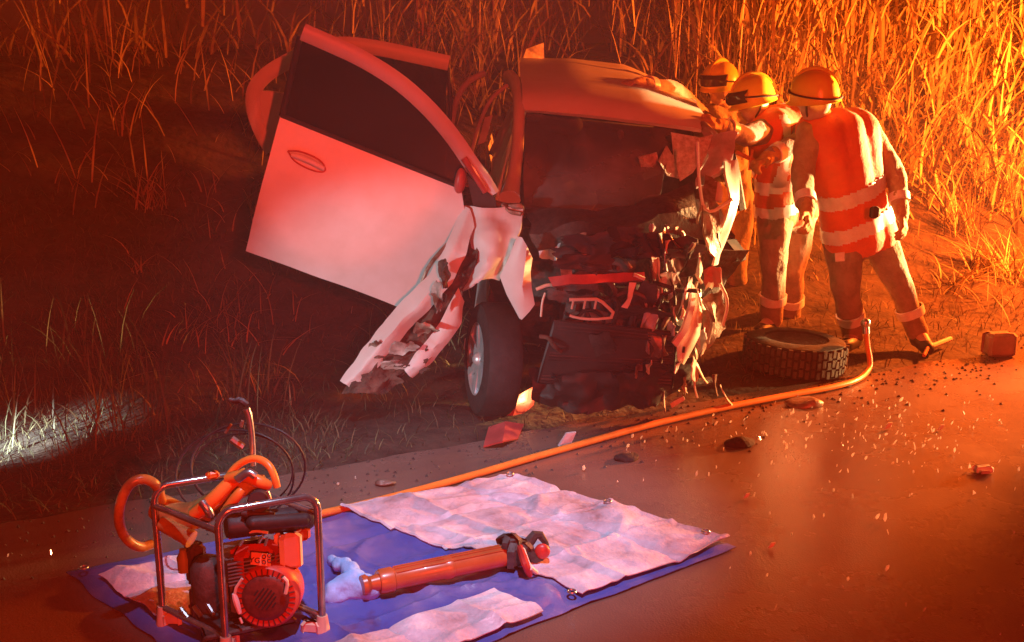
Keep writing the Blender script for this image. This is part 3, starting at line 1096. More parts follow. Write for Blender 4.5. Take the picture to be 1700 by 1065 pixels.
# --- wreckage at the right front corner
mb = loft([[cp(1150, 474, -.1), cp(1162, 480, -.1)], [cp(1152, 505, -.16), cp(1165, 520, -.15)], [cp(1143, 540, -.2), cp(1160, 556, -.18)],
           [cp(1124, 566, -.23), cp(1148, 580, -.22)], [cp(1126, 596, -.24), cp(1134, 604, -.23)]], 7, .012, lambda a, j: (0, -.02 * math.sin(math.pi * j), 0))
bs = mb.build('bumper_strip', 'cream', CAR, local=True)
mb = loft([[cp(1146, 470, -.14), cp(1150, 474, -.14)], [cp(1146, 500, -.2), cp(1153, 505, -.19)], [cp(1132, 545, -.25), cp(1140, 550, -.24)], [cp(1115, 568, -.27), cp(1122, 575, -.27)]], 5, .02)
mb.build('bumper_strip', 'white', CAR, local=True)
MB().box(cp(1135, 580, -.26), (.012, .012, .03)).build('bolt', 'black', bs, local=True)
shapes = [
    ([(1082, 430), (1094, 420), (1096, 470), (1104, 500), (1092, 480)], 'cream', -.12), ([(1100, 400), (1112, 396), (1108, 420), (1098, 424)], 'cream', -.1),
    ([(1110, 470), (1118, 450), (1116, 490), (1108, 500)], 'cream', -.16), ([(1088, 480), (1096, 478), (1096, 496), (1088, 494)], 'white', -.2),
    ([(1134, 478), (1148, 462), (1140, 492), (1132, 498)], 'white', -.18), ([(1125, 528), (1134, 506), (1136, 524), (1128, 534)], 'white', -.2),
    ([(1070, 490), (1092, 482), (1090, 540), (1076, 560), (1066, 545)], 'lilac', -.16), ([(1072, 545), (1100, 560), (1112, 588), (1080, 592)], 'rust', -.2),
    ([(1110, 530), (1124, 540), (1120, 556), (1108, 552)], 'lilac', -.2), ([(1074, 602), (1080, 598), (1078, 622), (1072, 616)], 'cream', -.24),
    ([(1122, 606), (1130, 600), (1124, 616), (1118, 618)], 'white', -.25), ([(1150, 590), (1158, 612), (1156, 636), (1150, 630)], 'cream', -.15),
    ([(1056, 608), (1066, 600), (1064, 640), (1054, 628)], 'rust', -.2), ([(1152, 560), (1172, 540), (1176, 560), (1160, 590)], 'lilac', -.05),
    ([(1165, 445), (1195, 440), (1200, 470), (1175, 480)], 'lens_red', .05), ([(1105, 385), (1135, 380), (1140, 420), (1112, 425)], 'rust', .0),
    ([(1160, 490), (1200, 480), (1205, 545), (1175, 575)], 'rust', .1), ([(1096, 455), (1130, 450), (1125, 470), (1100, 475)], 'lilac', -.08),
    ([(1110, 500), (1145, 470), (1150, 500), (1118, 540)], 'dark_steel', -.1), ([(1060, 560), (1120, 590), (1110, 640), (1070, 640)], 'dark_steel', -.12),
    ([(890, 395), (930, 400), (925, 430), (895, 430)], 'lilac', .05), ([(955, 388), (972, 386), (970, 398), (958, 398)], 'rust', .0),
    ([(1130, 640), (1140, 620), (1142, 650), (1136, 656)], 'rust', -.15), ([(1098, 390), (1106, 372), (1112, 376), (1104, 396)], 'cream', -.05),
]
for k, (poly, mt, dy) in enumerate(shapes):
    P = [cp(x, y, dy + .05 * math.sin(i * 2.1 + k)) for i, (x, y) in enumerate(poly)]
    MB().scrap(P, .006, .014, 13, k).build('torn_scrap', mt, CAR, local=True)
rw = random.Random(12)
for k in range(62):                    # ribbons of torn metal, foam and plastic hanging at the smashed corner
    x, y = rw.gauss(1125, 38), rw.uniform(365, 655)
    if x > 1205 or x < 1045:
        continue
    L_, w_ = rw.uniform(12, 48), rw.uniform(3, 9)
    dy = rw.uniform(-.24, .12)
    bend, le = rw.uniform(-.6, .6), rw.uniform(-.5, .35)
    rows_ = []
    for q in range(9):
        t_ = q / 8
        ww = w_ * (1 - .6 * t_) * (.7 + .5 * math.sin(t_ * 3 + k))
        cx_ = x + L_ * (le * t_ + bend * t_ * t_ * .6)
        cy_ = y + L_ * t_
        tw_ = 1.2 * math.sin(k + 2.2 * t_)
        rows_.append([cp(cx_ - ww * math.cos(tw_), cy_, dy - .02 * math.sin(tw_) + .03 * t_), cp(cx_, cy_ + 1, dy - .012), cp(cx_ + ww * math.cos(tw_), cy_, dy + .02 * math.sin(tw_) + .03 * t_)])
    MB().sheet(rows_, .005).crumple(.004, 25, k).build('torn_strip', rw.choice(('dark_steel', 'dark_steel', 'rust', 'rust', 'black', 'cream', 'lilac', 'liner', 'paint_dirty')), CAR, local=True)
for k in range(22):                    # crushed sheet metal and plastic filling the nose
    x, y = rw.uniform(950, 1130), rw.uniform(392, 650)
    w_, h_ = rw.uniform(22, 66), rw.uniform(10, 38)
    d0, tl = rw.uniform(-.2, .02), rw.uniform(-.1, .1)
    P_ = [cp(x + w_ * math.cos(t_) * rw.uniform(.6, 1.15), y + h_ * math.sin(t_) * rw.uniform(.6, 1.15), d0 + tl * math.cos(t_ + k)) for t_ in np.linspace(0, 6.28, 8)[:-1]]
    MB().scrap(P_, .006, .024, 6, k + 40).build('crushed_sheet', rw.choice(('dark_steel', 'black', 'liner', 'dark_steel', 'black')), CAR, local=True)
for k in range(9):                     # hoses and pipes torn from the engine
    x, y = rw.uniform(890, 1130), rw.uniform(400, 560)
    pts_ = [cp(x + q * rw.uniform(6, 26), y + rw.uniform(-14, 34) * q * .5, -.2 + rw.uniform(-.05, .12)) for q in range(5)]
    MB().tube(pts_, rw.uniform(.006, .016), 8, smooth=2).build('torn_hose', rw.choice(('black', 'dark_steel', 'liner')), CAR, local=True)
for k, pts in enumerate(([(1090, 600), (1098, 625), (1102, 660)], [(1100, 598), (1096, 630), (1090, 655)], [(1150, 575), (1156, 600), (1152, 640), (1158, 660)],
                         [(1060, 400), (1085, 430), (1080, 480), (1100, 520)], [(1120, 360), (1150, 380), (1140, 430), (1165, 470)], [(1166, 340), (1155, 370), (1158, 420)],
                         [(890, 480), (915, 470), (935, 482)], [(1165, 500), (1185, 530), (1175, 570)], [(1195, 470), (1210, 500), (1200, 540)],
                         [(1000, 430), (1030, 422), (1048, 445)], [(1216, 330), (1170, 360), (1160, 300), (1158, 235)])):
    MB().tube([cp(x, y, -.15 + .3 * (k in (3, 4, 5, 9, 10)) + .02 * math.sin(i + k)) for i, (x, y) in enumerate(pts)], .006 if k < 3 else .009, 6, smooth=2)\
        .build('loose_wire', 'rust' if k % 2 else 'cream', CAR, local=True)
MB().prism([cp(1112, 668, -.2), cp(1134, 656, -.2), cp(1137, 662, -.2), cp(1115, 676, -.2)], .02).build('torn_scrap', 'cream', CAR, local=True)
# smashed headlamp and right front suspension, in shade
MB().lathe([(.02, -.08), (.09, -.03), (.11, .03), (.105, .05)], cp(1130, 425, .02), (.2, -1, .1), 20).crumple(.015, 9, 2).build('headlamp', 'steel', CAR, local=True)
MB().tube([cp(1110, 600, .1), cp(1150, 560, .15), cp(1190, 520, .2)], .03, 8).tube([cp(1120, 640, .1), cp(1180, 630, .2)], .025, 8).crumple(.01, 6, 1)\
    .build('suspension_arm', 'dark_steel', CAR, local=True)

# --- open front door, sagging on its bent hinges
DY0, DY1 = .20, .08                      # depth at the hinge and at the free end


def dp(px, py, off=0.0):
    return cp(px, py, DY0 + (DY1 - DY0) * (770 - px) / 360.0 + off)


top = [(466, 192), (540, 222), (620, 254), (700, 286), (764, 312)]
bot = [(408, 414), (480, 440), (560, 468), (640, 498), (706, 524)]
m1 = [(450, 262), (533, 292), (620, 322), (704, 350), (775, 372)]
m2 = [(428, 340), (508, 368), (592, 396), (676, 426), (750, 448)]
mb = loft([[dp(*p) for p in top], [dp(*p) for p in m1], [dp(*p) for p in m2], [dp(*p) for p in bot]], 23, .035,
          lambda a, j: (0, -.05 * math.sin(math.pi * min(1, a * 1.05)) * (1 - .2 * j) + .012 * math.exp(-((a - .62) / .05) ** 2), 0))
mb.crumple(.006, 2.5, 2)
door = mb.build('front_door', 'paint', CAR, local=True)
# inner trim of the door
mb = loft([[dp(*p, .05) for p in top], [dp(*p, .07) for p in m2], [dp(*p, .05) for p in bot]], 9, .03)
mb.build('door_trim', 'interior', door, local=True)
fr = smooth_path([dp(503, 52), dp(540, 68), dp(600, 95), dp(660, 132), dp(710, 176), dp(752, 225), dp(785, 275), dp(808, 305), dp(818, 322)], 2)
g = []
for i, p in enumerate(fr):
    a, b = fr[max(0, i - 1)], fr[min(len(fr) - 1, i + 1)]
    d = (b - a).normalized()
    nn = Vector((d.z, 0, -d.x))
    if nn.z < 0:
        nn = -nn
    wd = .034 if i < len(fr) - 6 else .03
    g.append([p + nn * wd, p + nn * wd * .6 + Vector((0, -.012, 0)), p - nn * wd * .6 + Vector((0, -.012, 0)), p - nn * wd])
MB().sheet(g, .025).build('window_frame', 'paint', door, local=True)
MB().tube([dp(498, 60, .01), dp(483, 125, .01), dp(468, 192, .01)], .016, 8).build('window_frame', 'seal', door, local=True)
g = loft([[dp(500, 62, .02), dp(600, 106, .02), dp(700, 180, .02), dp(755, 240, .02), dp(800, 305, .02)],
          [dp(468, 192, .02), dp(545, 222, .02), dp(640, 262, .02), dp(705, 288, .02), dp(762, 312, .02)]], 15, .005)
g.build('window_pane', 'glass', door, local=True)
MB().tube([dp(x, y - 1, -.012) for x, y in top], .012, 8).build('window_seal', 'seal', door, local=True)
# handle: a recessed cup and the grip across it
hp = [dp(478, 250, -.058), dp(500, 250, -.06), dp(535, 266, -.062), dp(543, 286, -.062), dp(520, 284, -.062), dp(488, 268, -.06)]
MB().tube(smooth_path(hp + [hp[0]], 2), .0045, 6).build('handle_recess', 'lens_red', door, local=True)
MB().tube([dp(484, 256, -.066), dp(510, 264, -.075), dp(538, 280, -.066)], [.012, .017, .012], 10, smooth=2).build('door_handle', 'paint', door, local=True)
# mirror and its triangular base at the hinge end
MB().ellipsoid(dp(764, 300, -.03), (.03, .03, .065), 14, 10).crumple(.008, 9, 2).build('door_mirror', 'lens_red', door, local=True)
MB().prism([dp(775, 290, -.02), dp(822, 328, -.02), dp(828, 372, -.02), dp(785, 340, -.02)], .02).build('hinge_cover', 'black', door, local=True)
MB().tube([dp(770, 262, -.03), dp(788, 290, -.035), dp(806, 318, -.03)], .018, 8, smooth=1).build('window_frame', 'lens_red', door, local=True)

# --- open rear door behind it
def rp(px, py, off=0.0):
    return cp(px, py, 1.20 - .10 * (745 - px) / 330.0 + off)


fr = smooth_path([rp(745, 104), rp(690, 92), rp(630, 79), rp(570, 71), rp(525, 78), rp(480, 100), rp(445, 120), rp(422, 145), rp(420, 178), rp(432, 215), rp(452, 250)], 2)
g = []
for i, p in enumerate(fr):
    a, b = fr[max(0, i - 1)], fr[min(len(fr) - 1, i + 1)]
    d = (b - a).normalized()
    nn = Vector((d.z, 0, -d.x))
    wd = .034
    g.append([p + nn * wd, p + nn * wd * .6 + Vector((0, -.012, 0)), p - nn * wd * .6 + Vector((0, -.012, 0)), p - nn * wd])
body = loft([[rp(418, 150), rp(445, 150), rp(478, 155)], [rp(422, 180), rp(460, 190), rp(500, 205)], [rp(440, 230), rp(560, 270), rp(700, 310)],
             [rp(462, 300), rp(560, 335), rp(700, 380)], [rp(480, 400), rp(570, 430), rp(690, 470)]], 15, .035)
rdoor = body.build('rear_door', 'paint', CAR, local=True)
MB().sheet(g, .03).build('window_frame', 'paint', rdoor, local=True)
MB().tube([rp(744, 112), rp(748, 170), rp(740, 300)], .014, 8).build('window_frame', 'seal', rdoor, local=True)
loft([[rp(520, 85, .02), rp(570, 78, .02), rp(640, 88, .02), rp(742, 112, .02)], [rp(490, 200, .02), rp(560, 240, .02), rp(640, 280, .02), rp(738, 310, .02)]], 11, .005)\
    .build('window_pane', 'glass', rdoor, local=True)
# ------------------------------------------------------------------ rescuers
M['skin'] = nmat('skin', (0.55, 0.34, 0.25), 0.55, var=0.1, scale=20)
M['jacket'] = nmat('tan_turnout_cloth', (0.40, 0.30, 0.17), 0.85, var=0.18, scale=14, bump=0.35, bscale=60, sheen=0.2)
M['jacket_dark'] = nmat('dark_turnout_cloth', (0.13, 0.10, 0.09), 0.85, var=0.2, scale=14, bump=0.35, bscale=60)
M['jacket_grey'] = nmat('grey_turnout_cloth', (0.30, 0.26, 0.27), 0.85, var=0.2, scale=14, bump=0.35, bscale=60)
M['trouser'] = nmat('tan_turnout_trousers', (0.30, 0.22, 0.15), 0.88, var=0.2, scale=12, bump=0.35, bscale=50)
M['vest'] = nmat('orange_vest_cloth', (0.72, 0.13, 0.02), 0.7, var=0.08, scale=12, bump=0.2, bscale=70, sheen=0.2)
M['band'] = nmat('silver_reflective_tape', (0.80, 0.80, 0.82), 0.35, metal=0.1, var=0.08, scale=20)
M['helmet'] = nmat('yellow_helmet_shell', (0.85, 0.66, 0.05), 0.28, var=0.08, scale=6, coat=0.5)
M['glove'] = nmat('tan_work_glove', (0.52, 0.33, 0.12), 0.8, var=0.2, scale=20, bump=0.3)
M['boot'] = nmat('black_boot_leather', (0.03, 0.026, 0.024), 0.5, var=0.3, scale=20)
M['goggle'] = nmat('smoked_goggle', (0.05, 0.04, 0.035), 0.12, var=0.2)
M['dark_cloth'] = nmat('dark_collar', (0.05, 0.04, 0.035), 0.85, var=0.2)
M['hair'] = nmat('dark_hair', (0.03, 0.022, 0.018), 0.6, var=0.3, scale=30)


def hand_bm(wrist, direction, back, side, curl, left):
    """five separate bent fingers on a palm; direction = where the fingers point, back = back of the hand"""
    d = Vector(direction).normalized()
    b = Vector(back)
    b = (b - d * b.dot(d)).normalized()
    s = d.cross(b) * (1 if left else -1)              # towards the thumb
    w = Vector(wrist)
    m = MB()
    m.capsule(w - d * .03, .034, w + d * .02, .036)
    for k in (-.028, -.009, .010, .028):
        m.capsule(w + d * .01 + s * k * .7, .020, w + d * .085 + s * k, .017)
    for k, (o, L) in enumerate(((.031, .072), (.011, .082), (-.010, .076), (-.030, .060))):
        p = w + d * .088 + s * o
        ang = curl * (0.8 + .08 * k)
        dd = d
        for j, f in enumerate((.45, .32, .25)):
            q = Quaternion(s, ang * (1 if left else -1))
            q2 = q @ dd if ((q @ dd).dot(b) < dd.dot(b)) else Quaternion(s, -ang * (1 if left else -1)) @ dd
            dd = q2.normalized()
            e = p + dd * L * f
            m.capsule(p, .0125 - .001 * j, e, .0118 - .001 * j, 10)
            p = e
    t0 = w + d * .03 + s * .032
    t1 = t0 + (d * .6 + s * .8 - b * .25).normalized() * .045
    t2 = t1 + (d * .95 + s * .1 - b * .5).normalized() * .036
    m.capsule(t0, .018, t1, .014, 10).capsule(t1, .014, t2, .0115, 10)
    return m


def person(label, J, face, jacket='jacket', trouser='trouser', vest=True, seed=1, curl=(.5, .5), up=None, gear='none', bands=True, hold=None,
           chest_bands=(0.30, 0.52), back_dir=None, straps=True):
    """J: joints in world space; face: direction the face looks"""
    V = {k: Vector(v) for k, v in J.items()}
    base = (V['anL'] + V['anR']) / 2
    base.z = min(V['anL'].z, V['anR'].z) - .09
    root = thing('person', label, 'person', base, 'rescuers at the wreck')
    face = Vector(face).normalized()
    headc = V['head']
    upv = Vector(up).normalized() if up else (headc - V['neck']).normalized()
    face = (face - upv * face.dot(upv)).normalized()
    side = face.cross(upv).normalized()
    shc = (V['shL'] + V['shR']) / 2
    hipc = (V['hipL'] + V['hipR']) / 2
    rot = Matrix((side, face, upv)).transposed()
    across = (V['shR'] - V['shL']).normalized()
    spine = (shc - hipc)
    fwd = across.cross(spine).normalized()
    if back_dir is not None and fwd.dot(Vector(back_dir)) > 0:
        fwd = -fwd

    def torso(m, e):
        wst = hipc.lerp(shc, .42)
        for sgn, sh, hp in ((-1, V['shL'], V['hipL']), (1, V['shR'], V['hipR'])):
            cx = shc.lerp(sh, .62)
            wx = wst + across * sgn * .085
            hx = hipc.lerp(hp, .9)
            m.capsule(cx + fwd * .02, .108 + e, wx + fwd * .015, .105 + e)
            m.capsule(cx - fwd * .03, .10 + e, wx - fwd * .02, .10 + e)
            m.capsule(wx, .108 + e, hx, .115 + e)
        m.capsule(shc, .115 + e, wst, .12 + e)
        m.capsule(wst, .12 + e, hipc, .125 + e)
        m.capsule(shc - fwd * .045, .105 + e, wst - fwd * .04, .10 + e)
        m.capsule(wst - fwd * .035, .10 + e, hipc - fwd * .02, .115 + e)
        return m

    def arms(m, e, part='both'):
        for s_ in ('L', 'R'):
            m.capsule(V['sh' + s_], .070 + e, V['el' + s_], .052 + e)
            m.capsule(V['el' + s_], .052 + e, V['ha' + s_].lerp(V['el' + s_], .12), .036 + e)
            m.capsule(V['sh' + s_], .072 + e, shc.lerp(V['sh' + s_], .4), .09 + e)
        return m

    def legs(m, e, stop=1.0):
        for s_ in ('L', 'R'):
            m.capsule(V['hip' + s_], .098 + e, V['kn' + s_], .064 + e)
            m.capsule(V['kn' + s_], .064 + e, V['kn' + s_].lerp(V['an' + s_], stop), .046 + e * 1.2)
        return m

    # the body: one continuous surface, head, trunk, limbs
    m = torso(MB(), -.012)
    arms(m, -.010)
    legs(m, -.012)
    m.capsule(shc, .075, V['neck'], .06).capsule(V['neck'], .06, headc - upv * .05, .062)
    m.ellipsoid(headc, (.078, .096, .115), rot=rot)
    m.ellipsoid(headc + face * .035 - upv * .075, (.052, .055, .05), rot=rot)
    m.capsule(headc + face * .092 + upv * .01, .011, headc + face * .112 - upv * .025, .017, 10)
    for q in (-1, 1):
        m.ellipsoid(headc + side * q * .08 - upv * .01, (.014, .026, .036), 12, 8, rot=rot)
        m.ellipsoid(headc + side * q * .032 + face * .085 + upv * .022, (.024, .014, .009), 12, 8, rot=rot)
    m.capsule(headc + side * .018 + face * .09 - upv * .062, .009, headc - side * .018 + face * .09 - upv * .062, .009, 8)
    for s_ in ('L', 'R'):
        m.capsule(V['an' + s_], .05, V['to' + s_], .04)
        m.capsule(V['ha' + s_].lerp(V['el' + s_], .12), .034, V['ha' + s_], .032)
    remeshed('body', m, .012, 'skin', root, iters=3)
    for q in (-1, 1):
        MB().ellipsoid(headc + side * q * .032 + face * .088 + upv * .005, (.013, .011, .011), 12, 8, rot=rot).build('eye', 'white', root)
    # clothing
    m = arms(torso(MB(), .012), .014)
    m.capsule(shc + (V['neck'] - shc) * .2, .088, shc.lerp(V['neck'], .8), .072)
    remeshed('jacket', m, .014, jacket, root, .012, 11, 3, seed)
    m = legs(MB(), .022, .98)
    m.capsule(hipc.lerp(shc, .14), .135, hipc, .14).capsule(V['hipL'], .125, V['hipR'], .125)
    remeshed('trousers', m, .014, trouser, root, .016, 9, 3, seed + 3, (1, 1, .5))
    for s_ in ('L', 'R'):
        kn, an, to = V['kn' + s_], V['an' + s_], V['to' + s_]
        m = MB().capsule(an + (kn - an) * .22, .062, an, .058).capsule(an - Vector((0, 0, .03)), .055, to, .046)
        m.capsule(an - Vector((0, 0, .045)) - (to - an) * .15, .045, an - Vector((0, 0, .045)), .05)
        remeshed('boot', m, .012, 'boot', root, 0, iters=2)
        if bands:
            for f in (.60,):
                c = kn.lerp(an, f)
                d = (an - kn).normalized()
                MB().lathe([(.080, -.03), (.090, -.028), (.087, .028), (.077, .03)], c, d, 24).crumple(.006, 10, seed).build('reflective_band', 'band', root)
    for s_, cu in (('L', curl[0]), ('R', curl[1])):
        d = (V['ha' + s_] - V['el' + s_]).normalized()
        if hold and s_ in hold:
            d2, bk = hold[s_]
        else:
            d2, bk = d, -face if abs(d.dot(face)) < .9 else upv
        h = hand_bm(V['ha' + s_], d2, bk, side, cu, s_ == 'L')
        h.capsule(V['ha' + s_] - d * .075, .050, V['ha' + s_] - d * .01, .044)
        remeshed('glove', h, .0055, 'glove', root, .002, 30, 2, seed)
        c = V['ha' + s_] - d * .11
        MB().lathe([(.054, -.028), (.064, -.025), (.062, .025), (.052, .028)], c, d, 20).crumple(.005, 10, seed).build('reflective_band', 'band', root)
    if vest:
        m = torso(MB(), .030)
        o = remeshed('vest', m, .014, 'vest', root, .006, 9, 5, seed + 7)
        me = o.data
        # cut the vest open at the hem: keep only what lies above the hips
        import bmesh
        bm = bmesh.new()
        bm.from_mesh(me)
        off = Vector(root.location)
        sp = spine.normalized()
        L = spine.length
        def tt(v):
            return (v.co + off - hipc).dot(sp) / L
        kill = [f for f in bm.faces if all(tt(v) < -.10 for v in f.verts)]
        bmesh.ops.delete(bm, geom=kill, context='FACES')
        bm.to_mesh(me)
        # reflective tape: strips lifted off the vest surface
        bm.normal_update()
        strips = []
        for lo, hi in ((chest_bands[0] - .065, chest_bands[0] + .065), (chest_bands[1] - .065, chest_bands[1] + .065)):
            strips.append([f for f in bm.faces if lo < sum(tt(v) for v in f.verts) / len(f.verts) < hi])
        def lat(v):
            return (v.co + off - shc).dot(across)
        for sg in ((-1, 1) if straps else ()):
            strips.append([f for f in bm.faces if chest_bands[1] < sum(tt(v) for v in f.verts) / len(f.verts) < 1.2 and
                           abs(sum(lat(v) for v in f.verts) / len(f.verts) - sg * .125) < .03])
        for fs in strips:
            mp, mv, mf = {}, [], []
            for f in fs:
                for v in f.verts:
                    if v.index not in mp:
                        mp[v.index] = len(mv)
                        mv.append(v.co + off + v.normal * .005)
                mf.append(tuple(mp[v.index] for v in f.verts))
            if mf:
                b = MB()
                b.add(mv, mf)
                b.build('reflective_band', 'band', root)
        bm.free()
    # helmet with brim, ridge, earpieces and goggles strap
    hc = headc + upv * .035
    prof = [(.002, .125), (.05, .118), (.09, .098), (.118, .06), (.130, .012), (.134, -.03), (.139, -.045), (.142, -.05), (.137, -.053), (.126, -.05), (.120, -.02)]
    hm = MB()
    seg = 36
    vs, fs = [], []
    for r_, h_ in prof:
        for k in range(seg):
            a = 2 * math.pi * k / seg
            fx = 1.14 if math.sin(a) > 0 else 1.06
            ext = .022 * max(0, math.sin(a)) ** 3 if r_ > .136 else 0
            vs.append(hc + side * math.cos(a) * r_ * .94 + face * (math.sin(a) * (r_ * fx + ext)) + upv * (h_ * 1.05))
    for i in range(len(prof) - 1):
        for k in range(seg):
            a, b = i * seg + k, i * seg + (k + 1) % seg
            fs.append((a, b, b + seg, a + seg))
    hm.add(vs, fs)
    hel = hm.build('helmet', 'helmet', root)
    ridge = [hc + face * (.15 * math.cos(a)) + upv * (.014 + .128 * math.sin(a)) for a in np.linspace(.25, 2.9, 14)]
    MB().tube(ridge, [.006, .012, .012, .006], 8).build('helmet_ridge', 'helmet', hel)
    st = [hc + side * math.cos(a) * .130 + face * math.sin(a) * .152 + upv * (-.005 + (.03 * math.sin(a))) for a in np.linspace(0, 6.283, 33)[:-1]]
    g = MB()
    g.tube(st, .006, 8, closed=True)
    g.build('goggle_strap', 'dark_cloth', hel)
    if gear == 'goggles':
        g = MB()
        pts = [hc + side * math.cos(a) * .125 + face * math.sin(a) * .165 + upv * .02 for a in np.linspace(.6, 2.54, 11)]
        g.sheet([[p + upv * .034 - face * .02 for p in pts], [p + upv * .012 + face * .012 for p in pts], [p - upv * .02 + face * .012 for p in pts], [p - upv * .036 for p in pts]], .012)
        g.build('goggles', 'goggle', hel)
        MB().tube([p + upv * .034 - face * .02 for p in pts] + [p - upv * .036 for p in reversed(pts)], .007, 6, closed=True).build('goggle_rim', 'helmet', hel)
    for q in (-1, 1):
        MB().tube([hc + side * q * .118 - upv * .03, headc + side * q * .088 - upv * .06 + face * .02, headc - upv * .122 + face * .05], .006, 6, smooth=2).build('chin_strap', 'dark_cloth', root)
    return root, V


def J_(**k):
    return {a: at(*b) for a, b in k.items()}


# leaning man at the right, seen from behind
Yp = 7.0
P3, V3 = person('man in orange vest seen from behind leaning left, rightmost of the three rescuers', J_(
    head=(1354, 164, 6.75), neck=(1370, 198, 6.88), shL=(1344, 222, 6.80), shR=(1436, 214, 7.00),
    elL=(1331, 294, 6.72), haL=(1340, 354, 6.50), elR=(1487, 292, 7.0), haR=(1497, 356, 6.85),
    hipL=(1400, 396, 7.0), hipR=(1456, 392, 7.08), knL=(1404, 480, 6.95), knR=(1490, 464, 7.0),
    anL=(1418, 556, 7.05), anR=(1524, 552, 7.0), toL=(1402, 574, 6.92), toR=(1540, 578, 6.88)),
    face=(-.75, .62, -.15), seed=2, curl=(.7, .5), up=(-.12, -.05, 1), back_dir=(0, -1, 0),
    chest_bands=(.16, .47), straps=False)
MB().box(at(1452, 352, 6.72), (.055, .04, .07), rot=.2, bev=.01).build('radio_pouch', 'dark_cloth', P3)
MB().sheet([[at(1386, 420, 6.83), at(1402, 418, 6.83)], [at(1387, 434, 6.83), at(1402, 433, 6.83)]], .006).build('reflective_patch', 'band', P3)
# middle man, turned to the car with an arm stretched over it
P2, V2 = person('man in orange vest reaching over the car, middle one of the three rescuers', J_(
    head=(1252, 168, 7.35), neck=(1272, 196, 7.45), shL=(1270, 216, 7.30), shR=(1316, 204, 7.5),
    elL=(1240, 226, 7.0), haL=(1194, 208, 6.78), elR=(1334, 232, 7.18), haR=(1272, 262, 6.98),
    hipL=(1286, 352, 7.40), hipR=(1330, 350, 7.60), knL=(1286, 440, 7.25), knR=(1316, 446, 7.6),
    anL=(1282, 530, 7.35), anR=(1312, 532, 7.75), toL=(1262, 548, 7.25), toR=(1296, 548, 7.65)),
    face=(-.85, -.25, -.25), jacket='jacket_grey', seed=5, curl=(.6, .9), up=(-.25, .0, 1), gear='goggles', chest_bands=(.14, .42))
# far man, behind the car, hand on the roof
P1, V1 = person('man behind the car with his gloved arm on its roof, leftmost rescuer', J_(
    head=(1196, 142, 8.0), neck=(1200, 180, 8.1), shL=(1166, 200, 8.0), shR=(1232, 204, 8.15),
    elL=(1118, 150, 7.50), haL=(1062, 138, 7.22), elR=(1226, 268, 7.95), haR=(1186, 300, 7.7),
    hipL=(1178, 342, 8.15), hipR=(1226, 342, 8.2), knL=(1172, 430, 8.1), knR=(1222, 430, 8.2),
    anL=(1178, 508, 8.2), anR=(1224, 508, 8.3), toL=(1160, 520, 8.05), toR=(1206, 520, 8.15)),
    face=(-.6, -.7, -.35), jacket='jacket', trouser='trouser', vest=False, seed=9, curl=(.35, .6), up=(-.08, -.1, 1), gear='goggles')

# tools in the rescuers' hands and at their feet
M['tool_orange'] = nmat('orange_tool_paint', (0.62, 0.20, 0.05), 0.4, var=0.2, scale=12)
hb = thing('pry_bar', 'orange pry bar with forked end held by the middle rescuer', 'pry bar', at(1262, 270, 7.0))
MB().tube([at(1222, 252, 6.95), at(1268, 274, 7.0)], .013, 8).build('shaft', 'tool_orange', hb)
MB().tube([at(1249, 248, 6.97), at(1244, 282, 6.97)], .009, 8).tube([at(1264, 266, 6.99), at(1252, 296, 6.97)], .008, 8).build('fork', 'tool_orange', hb)
gb = gnd(1545, 574, .02)
pb = thing('pry_bar', 'short pale pry bar lying on the ground by the boot of the leaning man', 'pry bar', gb)
MB().tube([gnd(1545, 575, .06), gnd(1578, 562, .06)], .016, 8).build('shaft', 'cream', pb)
MB().tube([gnd(1540, 577, .06), gnd(1534, 590, .03)], .012, 8).build('claw', 'tool_orange', pb)
# ------------------------------------------------------------------ torn-off wheel lying flat beside the leaning man
tw = thing('car_wheel', 'torn off wheel lying flat in the shade by the boots of the leaning man', 'wheel', gnd(1325, 606))
C0 = gnd(1318, 612) + Vector((0, 0, .10))
r_, w_ = .30, .19
MB().lathe([(.18, -.095), (.24, -.1), (.285, -.085), (.295, -.06), (.295, .06), (.285, .085), (.24, .1), (.19, .095), (.18, .06), (.18, -.095)], C0, (.05, .02, 1), 48).build('tyre', 'tyre', tw)
lug = None
d_, s_, u_ = frame_of((.05, .02, 1))
for k in range(56):
    a = k * 2 * math.pi / 56
    rd = s_ * math.cos(a) + u_ * math.sin(a)
    tg = s_ * -math.sin(a) + u_ * math.cos(a)
    mtx = Matrix((tg, d_, rd)).transposed()
    m = MB()
    for h in (-.055, 0, .055):
        m.box(C0 + rd * .298 + d_ * (h + (.006 if k % 2 else -.006)), (.022, .042, .016), rot=mtx)
    m.build('tread_block', 'dusty_tyre', tw, smooth=False)
MB().lathe([(.185, .07), (.18, .085), (.16, .06), (.06, .03), (.0, .035)], C0, (.05, .02, 1), 30).build('rim', 'dark_steel', tw)

